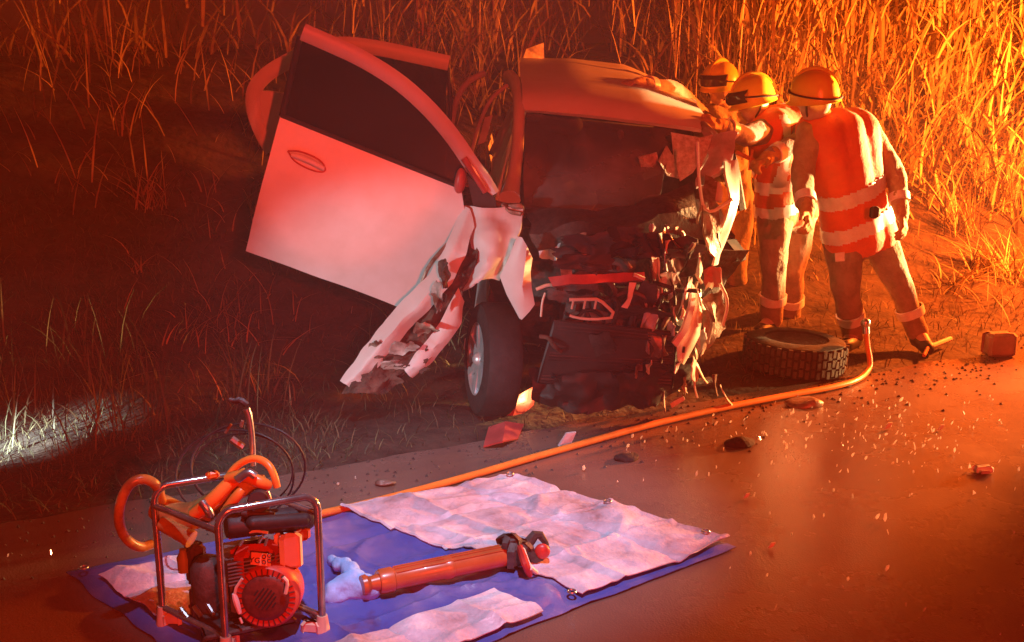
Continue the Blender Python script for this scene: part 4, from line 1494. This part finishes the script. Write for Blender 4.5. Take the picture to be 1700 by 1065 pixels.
# ------------------------------------------------------------------ hydraulic hose along the road edge
M['hose'] = nmat('orange_hose_rubber', (0.75, 0.24, 0.04), 0.35, var=0.12, scale=12, coat=0.2)
pts = [gnd(470, 868, .05), gnd(530, 853, .02), gnd(600, 838, .02), gnd(700, 812, .02), gnd(800, 784, .02), gnd(880, 760, .02), gnd(970, 735, .02), gnd(1080, 704, .02),
       gnd(1200, 676, .02), gnd(1300, 657, .02), gnd(1380, 643, .02), gnd(1425, 631, .02), gnd(1443, 614, .03)]
e = pts[-1]
pts += [at(1445, 598, e.y + .03), at(1440, 575, e.y + .04), at(1438, 550, e.y + .05)]
hose = thing('hydraulic_hose', 'long orange hose running along the road edge from the pump to the rescuers', 'hose', gnd(900, 755))
MB().tube(pts, .0165, 10, smooth=2).build('hose_line', 'hose', hose)
MB().tube([at(1438, 553, e.y + .05), at(1437, 530, e.y + .06)], [.022, .028, .02], 10).ellipsoid(at(1437, 536, e.y + .05), (.03, .025, .03), 12, 8).build('coupling', 'steel', hose)

# ------------------------------------------------------------------ tarpaulin
M['tarp'] = nmat('blue_tarp', (0.05, 0.12, 0.55), 0.34, col2=(0.09, 0.10, 0.34), scale=2.6, bump=0.15, bscale=220)
M['tarp_silver'] = nmat('silver_tarp', (0.74, 0.71, 0.78), 0.40, col2=(0.44, 0.38, 0.46), scale=4, bump=0.25, bscale=60)  # paler tone stands in for light reflected off the tarpaulin
def ramp3(m, stops):
    rp = [n for n in M[m].node_tree.nodes if n.type == 'VALTORGB'][0].color_ramp
    while len(rp.elements) > 2:
        rp.elements.remove(rp.elements[-1])
    for i, (pos, c) in enumerate(stops):
        e_ = rp.elements[i] if i < 2 else rp.elements.new(pos)
        e_.position = pos
        e_.color = (*c, 1)


# wet mud, blue weave, dusty worn weave; paler lit tone of the flaps with muddy blotches
ramp3('tarp', [(.30, (.07, .04, .12)), (.42, (.05, .09, .40)), (.50, (.07, .10, .38)), (.62, (.15, .15, .40)), (.74, (.36, .32, .50))])
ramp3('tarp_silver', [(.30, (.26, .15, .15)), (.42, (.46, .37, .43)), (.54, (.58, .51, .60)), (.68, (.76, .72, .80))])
TA, TB, TC, TD = gnd(110, 955), gnd(846, 797), gnd(1222, 911), gnd(449, 1209)


def tarp_pt(u, v, h):                 # u: A->B, v: towards D/C
    p = TA.lerp(TB, u).lerp(TD.lerp(TC, u), v)
    return (p.x, p.y, h)


def wr(u, v, k=0):
    a = noise.noise(Vector((u * 5 + k, v * 4, k)))
    b = noise.noise(Vector((u * 14 + v * 9, v * 12 - u * 6, 3 + k)))
    crease = 0
    for c, s_ in ((.16, 1), (.30, -1), (.44, 1), (.58, 1), (.72, 1), (.86, -1)):
        crease += s_ * .011 * math.exp(-abs(u - c - .004 * noise.noise(Vector((v * 4, c, k)))) / .010)
    for c, s_ in ((.25, -1), (.48, 1), (.74, 1)):
        crease += s_ * .012 * math.exp(-abs(v - c - .005 * noise.noise(Vector((u * 4, c, k)))) / .013)
    puff = .010 * abs(math.sin(math.pi * u / .14) * math.sin(math.pi * v / .245))       # panels bulge between the folds
    ridge = .012 * max(0, 1 - abs(noise.noise(Vector((u * 3.1 - v * 2, v * 3 + u * 2.2, 9 + k)))) * 9)
    ridge += .006 * max(0, 1 - abs(noise.noise(Vector((u * 8 + v * 4, v * 7 - u * 3.2, 19 + k)))) * 7)
    return .016 + .012 * (a + .3) + .003 * b + crease + puff + ridge


N1, N2 = 150, 100
tarp = thing('tarpaulin', 'creased blue tarpaulin spread on the road under the pump and ram', 'tarpaulin', tarp_pt(.5, .5, 0))
g = []
for i in range(N2):
    v = i / (N2 - 1)
    row = []
    for j in range(N1):
        u = j / (N1 - 1)
        edge = min(1, min(u, v, 1 - u, 1 - v) * 14)
        eu = u + .010 * noise.noise(Vector((v * 8, 1, u))) * (1 - edge)
        ev = v + .014 * noise.noise(Vector((u * 9, 2, v))) * (1 - edge)
        row.append(tarp_pt(eu, ev, max(.006, wr(u, v) * (.35 + .65 * edge))))
    g.append(row)
MB().sheet(g, .003).build('sheet', 'tarp', tarp, angle=28)
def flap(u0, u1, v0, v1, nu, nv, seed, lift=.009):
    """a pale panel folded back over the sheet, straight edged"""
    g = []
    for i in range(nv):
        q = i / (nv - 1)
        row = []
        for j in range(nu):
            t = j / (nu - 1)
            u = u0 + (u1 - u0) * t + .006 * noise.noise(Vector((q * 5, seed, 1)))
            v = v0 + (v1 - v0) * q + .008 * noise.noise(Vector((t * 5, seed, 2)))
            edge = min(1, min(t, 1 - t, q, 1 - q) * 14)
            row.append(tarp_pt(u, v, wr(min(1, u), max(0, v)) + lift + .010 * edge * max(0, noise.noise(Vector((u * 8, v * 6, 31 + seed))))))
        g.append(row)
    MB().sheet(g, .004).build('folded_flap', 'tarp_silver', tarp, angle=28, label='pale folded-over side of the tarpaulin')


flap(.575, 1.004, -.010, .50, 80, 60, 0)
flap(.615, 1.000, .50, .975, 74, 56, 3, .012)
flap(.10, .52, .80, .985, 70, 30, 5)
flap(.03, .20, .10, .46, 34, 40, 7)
for u, v in ((.985, .03), (.98, .50), (.985, .9), (.6, .96), (.3, .97), (.02, .05)):
    c = Vector(tarp_pt(u, v, wr(u, v) + .022))
    MB().tube([c + Vector((.014 * math.cos(a), .014 * math.sin(a), 0)) for a in np.linspace(0, 6.28, 13)[:-1]], .004, 6, closed=True).build('eyelet', 'steel', tarp)


def tarp_top(px, py):
    return gnd(px, py, .035)


# ------------------------------------------------------------------ rescue ram on the tarpaulin
M['ram_orange'] = nmat('orange_red_enamel', (0.42, 0.10, 0.03), 0.32, var=0.15, scale=8, coat=0.3)
ram = thing('rescue_ram', 'orange hydraulic rescue ram with dark claw end lying on the tarpaulin', 'rescue tool', tarp_top(740, 950))
a, b = gnd(628, 966, .085), gnd(838, 922, .085)
ax = (b - a).normalized()
L = (b - a).length
MB().lathe([(.0, 0), (.040, 0), (.044, .01), (.044, .05), (.038, .055), (.038, L * .5), (.042, L * .5 + .005), (.042, L * .56), (.038, L * .565), (.038, L), (.0, L)], a, ax, 28).build('cylinder', 'ram_orange', ram)
for k in range(5):
    an = k * .5 - .2
    d_, s_, u_ = frame_of(ax)
    o = (s_ * math.cos(an + 1.2) + u_ * math.sin(an + 1.2)) * .040
    MB().tube([a + ax * .06 + o, a + ax * (L * .97) + o], .0035, 6).build('rib', 'ram_orange', ram)
MB().lathe([(.0, -.06), (.034, -.06), (.036, -.045), (.026, -.03), (.030, 0)], a, ax, 20).build('end_foot', 'ram_orange', ram)
hd = MB().box(b + ax * .05, (.11, .10, .10), rot=ax.to_track_quat('X', 'Z').to_matrix(), bev=.02).box(b + ax * .02 + Vector((0, 0, .05)), (.08, .07, .05), rot=.4, bev=.015)
hd.crumple(.012, 12, 2)
hd = hd.build('claw_head', 'dark_steel', ram)
m = MB()
for q in (-1, 1):
    s0 = b + ax * .09 + Vector((0, .03 * q, .01))
    m.tube([s0, s0 + ax * .045 + Vector((0, 0, .045 * q)), s0 + ax * .075 + Vector((.01, -.01, -.012 * q))], [.022, .018, .008], 8, smooth=1)
m.build('claw', 'dark_steel', hd)
m = MB().tube([gnd(862, 905, .12), gnd(872, 935, .11), gnd(880, 955, .05)], [.012, .016, .010], 8, smooth=2).ellipsoid(gnd(900, 915, .09), (.03, .02, .03), 12, 8)
m.build('handle', 'red_plastic', hd)
MB().tube([gnd(868, 912, .12), gnd(878, 940, .10), gnd(890, 950, .05)], .009, 8, smooth=1).build('chain_link', 'cream', hd)  # cream strip painted as the highlight on the claw head

# blue lump added for the bluish reflection on the end of the ram
M['cloth_blue'] = nmat('pale_blue_cloth', (0.26, 0.46, 0.88), 0.75, var=0.2, scale=12, bump=0.3)
glint = remeshed('cleaning_cloth', MB().capsule(gnd(612, 975, .06), .045, gnd(575, 975, .05), .05).capsule(gnd(575, 975, .05), .05, gnd(556, 985, .04), .04)
               .capsule(gnd(590, 962, .07), .04, gnd(572, 935, .06), .024).capsule(gnd(565, 938, .06), .026, gnd(548, 928, .04), .018), .009, 'cloth_blue', None, .012, 16, 2, 4)
tag(glint, 'crumpled pale blue cloth at the foot end of the orange ram', 'cloth')

# ------------------------------------------------------------------ hydraulic pump in its tube frame
M['tube_chrome'] = nmat('worn_black_chrome', (0.34, 0.33, 0.33), 0.2, metal=0.8, var=0.3, scale=12)
M['engine_red'] = nmat('red_engine_enamel', (0.46, 0.05, 0.032), 0.4, var=0.12, scale=9)
M['dark_red'] = nmat('dark_red_mesh', (0.10, 0.02, 0.016), 0.5, var=.3, scale=60)
M['foot_cream'] = nmat('cream_rubber_foot', (0.55, 0.45, 0.34), 0.6, var=0.15, scale=12)
M['hose_amber'] = nmat('amber_hose', (0.50, 0.34, 0.10), 0.32, col2=(0.22, 0.12, 0.05), scale=14, coat=0.2)
M['label_orange'] = nmat('orange_label', (0.85, 0.42, 0.22), 0.4, var=0.05)
M['olive'] = nmat('olive_bottle', (0.30, 0.28, 0.09), 0.4, var=0.2)
M['grey_metal'] = nmat('grey_cast_metal', (0.22, 0.22, 0.22), 0.45, metal=0.5, var=0.3, scale=14, bump=0.2)
PL, PF, PR = gnd(272, 1030, .03), gnd(376, 1082, .03), gnd(536, 1046, .03)
PBk = PL + PR - PF
pump = thing('hydraulic_pump', 'portable hydraulic rescue pump with red engine in a black tube frame on the tarpaulin', 'pump', (PL + PR) / 2 - Vector((0, 0, .03)))
HT = .475
up = Vector((0, 0, 1))


def hoop(p, q, h0=HT, lean=0.0):
    d = q - p
    r = .05
    n = d.normalized()
    pts = [p, p + up * (h0 - r)]
    for a in (.3, .7, 1.1, 1.4):
        pts.append(p + up * (h0 - r + r * math.sin(a)) + n * r * (1 - math.cos(a)))
    for a in (1.4, 1.1, .7, .3):
        pts.append(q + up * (h0 - r + r * math.sin(a)) - n * r * (1 - math.cos(a)))
    pts += [q + up * (h0 - r), q]
    return pts


MB().tube(hoop(PF, PR), .0125, 12).build('frame_hoop', 'tube_chrome', pump)
MB().tube(hoop(PL, PBk), .0125, 12).build('frame_hoop', 'tube_chrome', pump)
for a, b in ((PF, PL), (PR, PBk)):
    MB().tube([a + up * .05, b + up * .05], .011, 10).build('frame_bar', 'tube_chrome', pump)
MB().tube([PF + up * .41, PL + up * .41], .011, 10).build('frame_bar', 'tube_chrome', pump)
MB().tube([PR + up * .41, PBk + up * .41], .011, 10).build('frame_bar', 'tube_chrome', pump)
for p in (PL, PF, PR, PBk):
    cdir = ((PL + PR) / 2 - p).normalized()
    MB().tube([p - up * .012, p + up * .055], [.026, .022, .017], 10).box(p + cdir * .035 + up * .012, (.07, .05, .045), rot=math.atan2(cdir.y, cdir.x), bev=.01)\
        .build('foot', 'foot_cream', pump)
CEN = (PL + PR) / 2
fx = (PR - PF).normalized()
fy = (PL - PF).normalized()
ang = math.atan2(fx.y, fx.x)
RZ = Matrix.Rotation(ang, 3, 'Z')
MB().box(CEN + up * .045, (.30, .26, .02), rot=ang, bev=.006).build('base_plate', 'dark_steel', pump)
ec = CEN + fx * .03 - fy * .02
eb = MB().box(ec + up * .16, (.17, .15, .20), rot=ang, bev=.03).build('engine_block', 'grey_metal', pump)
for k in range(7):
    MB().box(ec + up * (.20 + k * .012), (.19, .17, .004), rot=ang).build('cooling_fin', 'grey_metal', eb)
# red fan shroud and recoil starter facing the camera
fdir = (Vector((0.03, -1, .12))).normalized()
sc_ = at(441, 992, 3.33)
sh = MB().lathe([(.0, -.0), (.095, 0), (.105, -.012), (.108, -.05), (.108, -.10)], sc_, fdir, 36)
shroud = sh.build('fan_shroud', 'engine_red', pump)
MB().lathe([(.0, .010), (.060, .010), (.070, .006), (.076, .001)], sc_, fdir, 28).build('starter_hub', 'dark_red', shroud)
d_, s_, u_ = frame_of(fdir)
for k in range(7):
    o_ = (k - 3) * .0115
    h_ = math.sqrt(.036 ** 2 - o_ ** 2)
    dg = (s_ * .8 + u_ * .6)
    pg = (s_ * -.6 + u_ * .8)
    MB().tube([sc_ + dg * o_ - pg * h_ + fdir * .0105, sc_ + dg * o_ + pg * h_ + fdir * .0105], .0026, 6).build('hub_slit', 'black', shroud)
for k in range(30):
    a = k * 2 * math.pi / 30
    rd = s_ * math.cos(a) + u_ * math.sin(a)
    MB().tube([sc_ + rd * .076 + fdir * .003, sc_ + rd * .095 + fdir * .001], .0024, 6).build('vent_slot', 'dark_red', shroud)
MB().box(at(425, 930, 3.40), (.15, .10, .13), rot=ang, bev=.025).build('cowl', 'engine_red', pump)
pl = thing_pl = MB().box(at(433, 928, 3.325), (.062, .003, .042), rot=Matrix.Rotation(.12, 3, 'Y') @ Matrix.Rotation(0, 3, 'Z')).build('label_plate', 'label_orange', pump)


def lettering(txt, size, mat, mtx, parent, name='lettering'):
    cu = bpy.data.curves.new(name, 'FONT')
    cu.body = txt
    cu.size = size
    cu.extrude = .0006
    cu.align_x = 'CENTER'
    cu.align_y = 'CENTER'
    t = bpy.data.objects.new(name, cu)
    SC.collection.objects.link(t)
    me = bpy.data.meshes.new_from_object(t.evaluated_get(bpy.context.evaluated_depsgraph_get()))
    bpy.data.objects.remove(t)
    me.transform(root_matrix(parent).inverted() @ mtx)
    me.materials.clear()
    me.materials.append(M[mat])
    o = bpy.data.objects.new(name, me)
    return link(o, parent)


FACE = Matrix.Rotation(R(90), 4, 'X')
TILT = Matrix.Rotation(.12, 4, 'Y')
lettering('YG', .026, 'black', Matrix.Translation(at(423, 930, 3.322)) @ TILT @ FACE, pl)
for ddx in (0, 1):
    for ddy in (0, 1):
        c = at(438 + ddx * 9, 924 + ddy * 9 - ddx * 2, 3.321)
        MB().tube([c + Vector((.0058 * math.cos(a), 0, .0062 * math.sin(a))) for a in np.linspace(0, 6.28, 13)[:-1]], .0014, 5, closed=True).build('pictogram', 'black', pl)
MB().box(at(479, 912, 3.42), (.078, .07, .125), rot=ang + .1, bev=.012).build('air_filter_box', 'white', pump)
MB().box(at(502, 885, 3.45), (.05, .04, .05), rot=ang, bev=.012).build('fuel_cap_guard', 'ram_orange', pump)
MB().lathe([(.0, 0), (.034, 0), (.04, .01), (.04, .27), (.034, .28), (.0, .28)], at(375, 874, 3.36), at(510, 858, 3.48) - at(375, 874, 3.36), 24).build('silencer', 'black', pump)
MB().capsule(at(420, 868, 3.30), .022, at(505, 862, 3.38), .022).build('grip', 'black', pump)
MB().tube([at(380, 893, 3.36), at(420, 880, 3.36), at(445, 884, 3.36)], .005, 6, smooth=1).build('fuel_line', 'cream', pump)
MB().lathe([(.0, 0), (.05, 0), (.055, .02), (.055, .14), (.04, .17), (.02, .18), (.0, .18)], CEN - fx * .06 + fy * .07 + up * .06, up, 24).build('oil_tank', 'dark_steel', pump)
MB().lathe([(.0, 0), (.02, 0), (.022, .05), (.012, .07), (.012, .08), (.0, .08)], at(306, 948, 3.5), up, 14).build('oil_bottle', 'olive', pump)
MB().box(at(325, 935, 3.52), (.06, .06, .14), rot=ang, bev=.01).box(at(335, 1000, 3.45), (.07, .06, .11), rot=ang, bev=.012).crumple(.004, 10, 1).build('valve_block', 'dark_steel', pump)
MB().tube([at(388, 985, 3.30), at(392, 998, 3.30), at(398, 1018, 3.30)], [.006, .011, .006], 8, smooth=1).build('starter_grip', 'white', pump)
MB().tube([at(402, 960, 3.30), at(392, 975, 3.30), at(390, 985, 3.30)], .005, 6).tube([at(398, 1025, 3.30), at(402, 1034, 3.3)], .004, 6).build('starter_cord', 'cream', pump)
MB().tube([at(470, 958, 3.30), at(478, 966, 3.30), at(474, 985, 3.3)], .006, 6, smooth=1).build('choke_lever', 'cream', pump)  # cream strip painted as a highlight on the shroud rim
for k in range(4):
    MB().tube([at(300 + k * 22, 1010 - k * 4, 3.40), at(312 + k * 22, 1025 - k * 2, 3.38)], .008, 8).build('bolt', 'steel', pump)
for (x0, y0, x1, y1) in ((430, 900, 437, 888), (440, 905, 444, 892), (398, 905, 404, 896)):
    MB().tube([at(x0, y0, 3.31), at(x1, y1, 3.31)], .005, 6).build('stud', 'steel', pump)

# hose bundle and couplings on top of the frame
hb = thing('hose_bundle', 'amber hose coils and couplings heaped on top of the pump frame', 'hose', at(360, 830, 3.5))
MB().tube([at(268, 832, 3.50), at(262, 805, 3.47), at(240, 793, 3.45), at(216, 800, 3.43), at(200, 830, 3.42), at(196, 865, 3.43), at(208, 895, 3.46), at(232, 910, 3.5), at(252, 903, 3.54)],
          .0165, 12, smooth=3).build('hose_loop', 'hose_amber', hb)
MB().tube([at(262, 840, 3.54), at(300, 862, 3.5), at(340, 850, 3.46), at(385, 812, 3.44), at(440, 800, 3.44)], [.045, .05, .045, .035, .024], 14, smooth=2).build('hose_wrap', 'hose_amber', hb)
MB().tube([at(268, 868, 3.46), at(292, 880, 3.44), at(318, 895, 3.42)], [.024, .028, .03], 12, smooth=1).build('coupling', 'hose_amber', hb)
MB().tube([at(322, 855, 3.40), at(352, 832, 3.39), at(382, 800, 3.42), at(410, 784, 3.44)], [.022, .024, .022, .018], 12, smooth=2).build('hose_wrap', 'hose', hb)
MB().tube([at(335, 832, 3.38), at(345, 845, 3.37), at(349, 855, 3.38)], .014, 10, smooth=1).build('coupling', 'steel', hb)
MB().tube([at(378, 795, 3.42), at(405, 788, 3.40), at(432, 800, 3.38), at(448, 806, 3.40)], [.018, .02, .02, .014], 12, smooth=2).build('hose_wrap', 'hose', hb)
MB().tube([at(394, 796, 3.36), at(412, 782, 3.36), at(424, 790, 3.36)], .013, 10, smooth=1).build('coupling', 'steel', hb)
MB().tube([at(376, 795, 3.45), at(392, 772, 3.46), at(420, 758, 3.45), at(445, 768, 3.42), at(456, 790, 3.40), at(460, 808, 3.40)], .012, 10, smooth=3).build('hose_loop', 'hose', hb)
MB().box(at(353, 788, 3.45), (.04, .03, .024), rot=.5, bev=.006).build('coupling', 'hose', hb)
MB().tube([at(372, 850, 3.36), at(395, 822, 3.35), at(402, 812, 3.36)], [.014, .018, .012], 10, smooth=1).build('coupling', 'hose', hb)
MB().lathe([(.0, .012), (.032, .012), (.036, .004), (.036, -.03), (.0, -.03)], at(430, 832, 3.35), (.1, -1, .2), 24).build('pressure_gauge', 'black', hb)
MB().tube([at(444, 815, 3.34), at(449, 830, 3.34), at(444, 843, 3.34)], .006, 8, smooth=1).build('gauge_guard', 'steel', hb)
MB().tube([at(402, 850, 3.36), at(455, 858, 3.36)], .016, 10).build('coupling', 'dark_steel', hb)

# thin cable loops and an upright lever behind the pump
cb = thing('cable_coil', 'thin dark cable coil standing in loops behind the pump frame', 'cable', at(400, 830, 3.72))
for (cx, cy, rx, ry, Yc, th) in ((412, 775, 95, 74, 3.70, .004), (390, 790, 98, 78, 3.76, .004), (402, 782, 84, 64, 3.73, .003)):
    q = [at(cx + rx * math.cos(a), cy + ry * math.sin(a) * .98, Yc + .05 * math.sin(a * 2)) for a in np.linspace(0, 6.283, 41)[:-1]]
    MB().tube(q, th, 8, closed=True).build('cable_loop', 'black', cb)
lv = thing('pump_lever', 'upright shiny lever with a bent grip standing behind the hose bundle', 'lever', at(418, 768, 3.5))
MB().tube([at(420, 772, 3.52), at(419, 730, 3.52), at(414, 690, 3.52), at(409, 678, 3.52)], [.010, .010, .011, .013], 10, smooth=1).build('rod', 'steel', lv)
MB().tube([at(409, 672, 3.52), at(400, 664, 3.52), at(390, 668, 3.52), at(380, 662, 3.52)], [.012, .012, .010, .006], 8, smooth=1).crumple(.004, 30, 1).build('grip', 'dark_steel', lv)
MB().tube([at(384, 728, 3.55), at(398, 738, 3.55), at(404, 742, 3.55)], .013, 8).build('clip', 'grey_metal', lv)
MB().tube([at(374, 718, 3.55), at(384, 704, 3.55)], .005, 6).tube([at(400, 708, 3.52), at(403, 698, 3.52)], .006, 6).build('pin', 'rust', lv)

# ------------------------------------------------------------------ debris on the road
M['dirt'] = nmat('dark_clod', (0.03, 0.022, 0.018), 0.9, var=0.3, bump=0.6)
rs = random.Random(5)
protos = []
for k in range(9):
    m = MB()
    n = rs.choice((3, 4, 5))
    poly = [Vector((rs.uniform(.7, 1.1) * math.cos(a) * .35, 0, .5 + rs.uniform(.75, 1.1) * math.sin(a) * .5)) for a in [i * 2 * math.pi / n + rs.uniform(-.3, .3) for i in range(n)]]
    m.prism(poly, .28)
    me = m.build('shard_shape', 'shard', None, smooth=False)
    protos.append(me.data)
    bpy.data.objects.remove(me)


def shard(p, s, name='glass_shard', label='small chip of broken glass among the many scattered on the wet road', group='glass chips scattered on the road', cat='glass shard', me=None):
    o = bpy.data.objects.new(name, me or rs.choice(protos))
    SC.collection.objects.link(o)
    o.location = p
    o.rotation_euler = (rs.uniform(-.6, .3), rs.uniform(-.1, .7), rs.uniform(-1.4, 1.4))
    o.scale = (s * rs.uniform(.4, 1.1), s * .7, s * rs.uniform(.8, 2.0))
    return tag(o, label, cat, group)


n = 0
while n < 265:
    k = rs.random()
    if k < .50:
        px, py = rs.gauss(1430, 130), rs.gauss(715, 38)
    elif k < .65:
        px, py = rs.gauss(1230, 110), rs.gauss(720, 35)
    elif k < .85:
        px, py = rs.uniform(1020, 1700), rs.uniform(620, 900)
    else:
        px, py = rs.uniform(900, 1700), rs.uniform(640, 1060)
    if px > 1720 or py < 600 or py > 1062 or px < 880:
        continue
    if 690 + (px - 880) * .0 < py and px < 1215 and py > 790 + (px - 850) * .30:
        continue
    if py < 632 + (1440 - px) * .26 - 15 and px < 1440:
        continue
    p = gnd(px, py, .004)
    shard(p, rs.choice((.008, .010, .012, .014, .017, .024)))
    n += 1
for px, py, s in ((12, 925, .018), (85, 922, .02), (300, 918, .012), (560, 805, .02), (590, 795, .016), (960, 875, .018), (1210, 945, .02)):
    shard(gnd(px, py, .004), s)
big = MB().prism([Vector((0, 0, 0)), Vector((.05, 0, .02)), Vector((.06, 0, .07)), Vector((.02, 0, .06))], .012).crumple(.006, 20, 1)
sp = [(936, 726, 1.2, 'white plastic scrap on the dark road just right of the red scrap'), (1560, 708, .5, 'upright white chip, largest in the strewn glass right of the tyre'),
      (1472, 705, .6, 'white crumpled chip in the middle of the strewn glass'), (1237, 822, .4, 'single pale chip on bare road beyond the corner of the tarpaulin'),
      (1278, 905, .4, 'lone pale chip on bare road right of the tarpaulin corner')]
for px, py, s, lab in sp:
    o = big.build('plastic_scrap', 'white', None, smooth=False)
    o.location = gnd(px - 8 * s, py + 12 * s, .004)
    o.scale = (s, s, s)
    o.rotation_euler = (.1, .2, .3)
    tag(o, lab, 'scrap')
wl = thing('label_scrap', 'small white printed card lying among the glass at the right', 'card', gnd(1632, 780))
MB().box(gnd(1632, 778, .018), (.082, .05, .03), rot=.1, bev=.006).build('card', 'white', wl)
MB().box(gnd(1632, 780, .020) - Vector((0, .027, 0)), (.04, .003, .016), rot=.1).build('print', 'lilac', wl)
# red lamp fragments under the front wheel
o = MB().sheet([[gnd(842, 668, .02), gnd(862, 655, .10), gnd(886, 640, .10), gnd(888, 628, .12)], [gnd(830, 688, .01), gnd(855, 676, .05), gnd(880, 668, .05), gnd(889, 655, .05)],
                [gnd(822, 690, .005), gnd(850, 690, .005), gnd(868, 686, .005), gnd(884, 674, .005)]], .01).crumple(.008, 8, 3).build('bumper_scrap', 'red_plastic', None)
tag(o, 'bent red plastic scrap lying against the front wheel', 'scrap')
o = MB().sheet([[gnd(812, 708, .03), gnd(840, 700, .07), gnd(868, 704, .03)], [gnd(802, 742, .005), gnd(835, 735, .03), gnd(860, 728, .005)]], .01).crumple(.010, 8, 5).build('bumper_scrap', 'lens_red', None)
tag(o, 'dark red plastic scrap on the road in front of the wheel', 'scrap')
for k, (px, py, s, lab) in enumerate(((1335, 672, .07, 'dirt clod on the hose side of the road below the tyre'), (1228, 738, .05, 'dark dirt clod among the glass, left of the strewn field'), (1040, 762, .04, 'small dark clod on the road above the tarpaulin'),
                                 (1395, 640, .04, 'dirt clod touching the bend of the hose'), (640, 805, .03, 'brown dead leaf by the hose above the tarpaulin'))):
    m = MB().ellipsoid((0, 0, .01), (s * 1.6, s, s * .45), 16, 9).crumple(s * .35, .5 / s, k)
    o = m.build('dirt_clod', 'rust' if k in (0, 4) else 'dirt', None)
    o.location = gnd(px, py, 0)
    tag(o, lab, 'dirt clod')
# gravel and crumbs, too fine to count
vs, fs = [], []
for k in range(1100):
    t, s_ = rs.uniform(-3, 9), -abs(rs.gauss(0, .28)) - .01
    p = E0 + ED * t + EN * s_
    q = rs.uniform(.003, .009)
    i0 = len(vs)
    for c in ((-1, -1, 0), (1, -1, 0), (1, 1, 0), (-1, 1, 0), (.2, .1, 1.2)):
        vs.append((p.x + c[0] * q * rs.uniform(.6, 1.2), p.y + c[1] * q * rs.uniform(.6, 1.2), .001 + c[2] * q))
    fs += [(i0, i0 + 1, i0 + 4), (i0 + 1, i0 + 2, i0 + 4), (i0 + 2, i0 + 3, i0 + 4), (i0 + 3, i0, i0 + 4)]
M['grit'] = nmat('road_grit', (0.06, 0.045, 0.035), 0.7, var=0.4, island=.5)
o = fast_mesh('gravel', vs, fs, 'grit', 'stuff', False)
tag(o, 'fine gravel and crumbs along the broken road edge', None)
M['kit_cloth'] = nmat('red_brown_bag_cloth', (0.34, 0.22, 0.17), 0.8, var=.2)
# kit bag on the bank
kb = thing('kit_bag', 'low brownish kit bag standing on the verge at the right edge', 'bag', gnd(1657, 590))
b0 = gnd(1657, 590)
MB().box(b0 + Vector((0, 0, .075)), (.19, .12, .15), rot=.12, bev=.018).crumple(.004, 9, 1).build('bag_body', 'kit_cloth', kb)
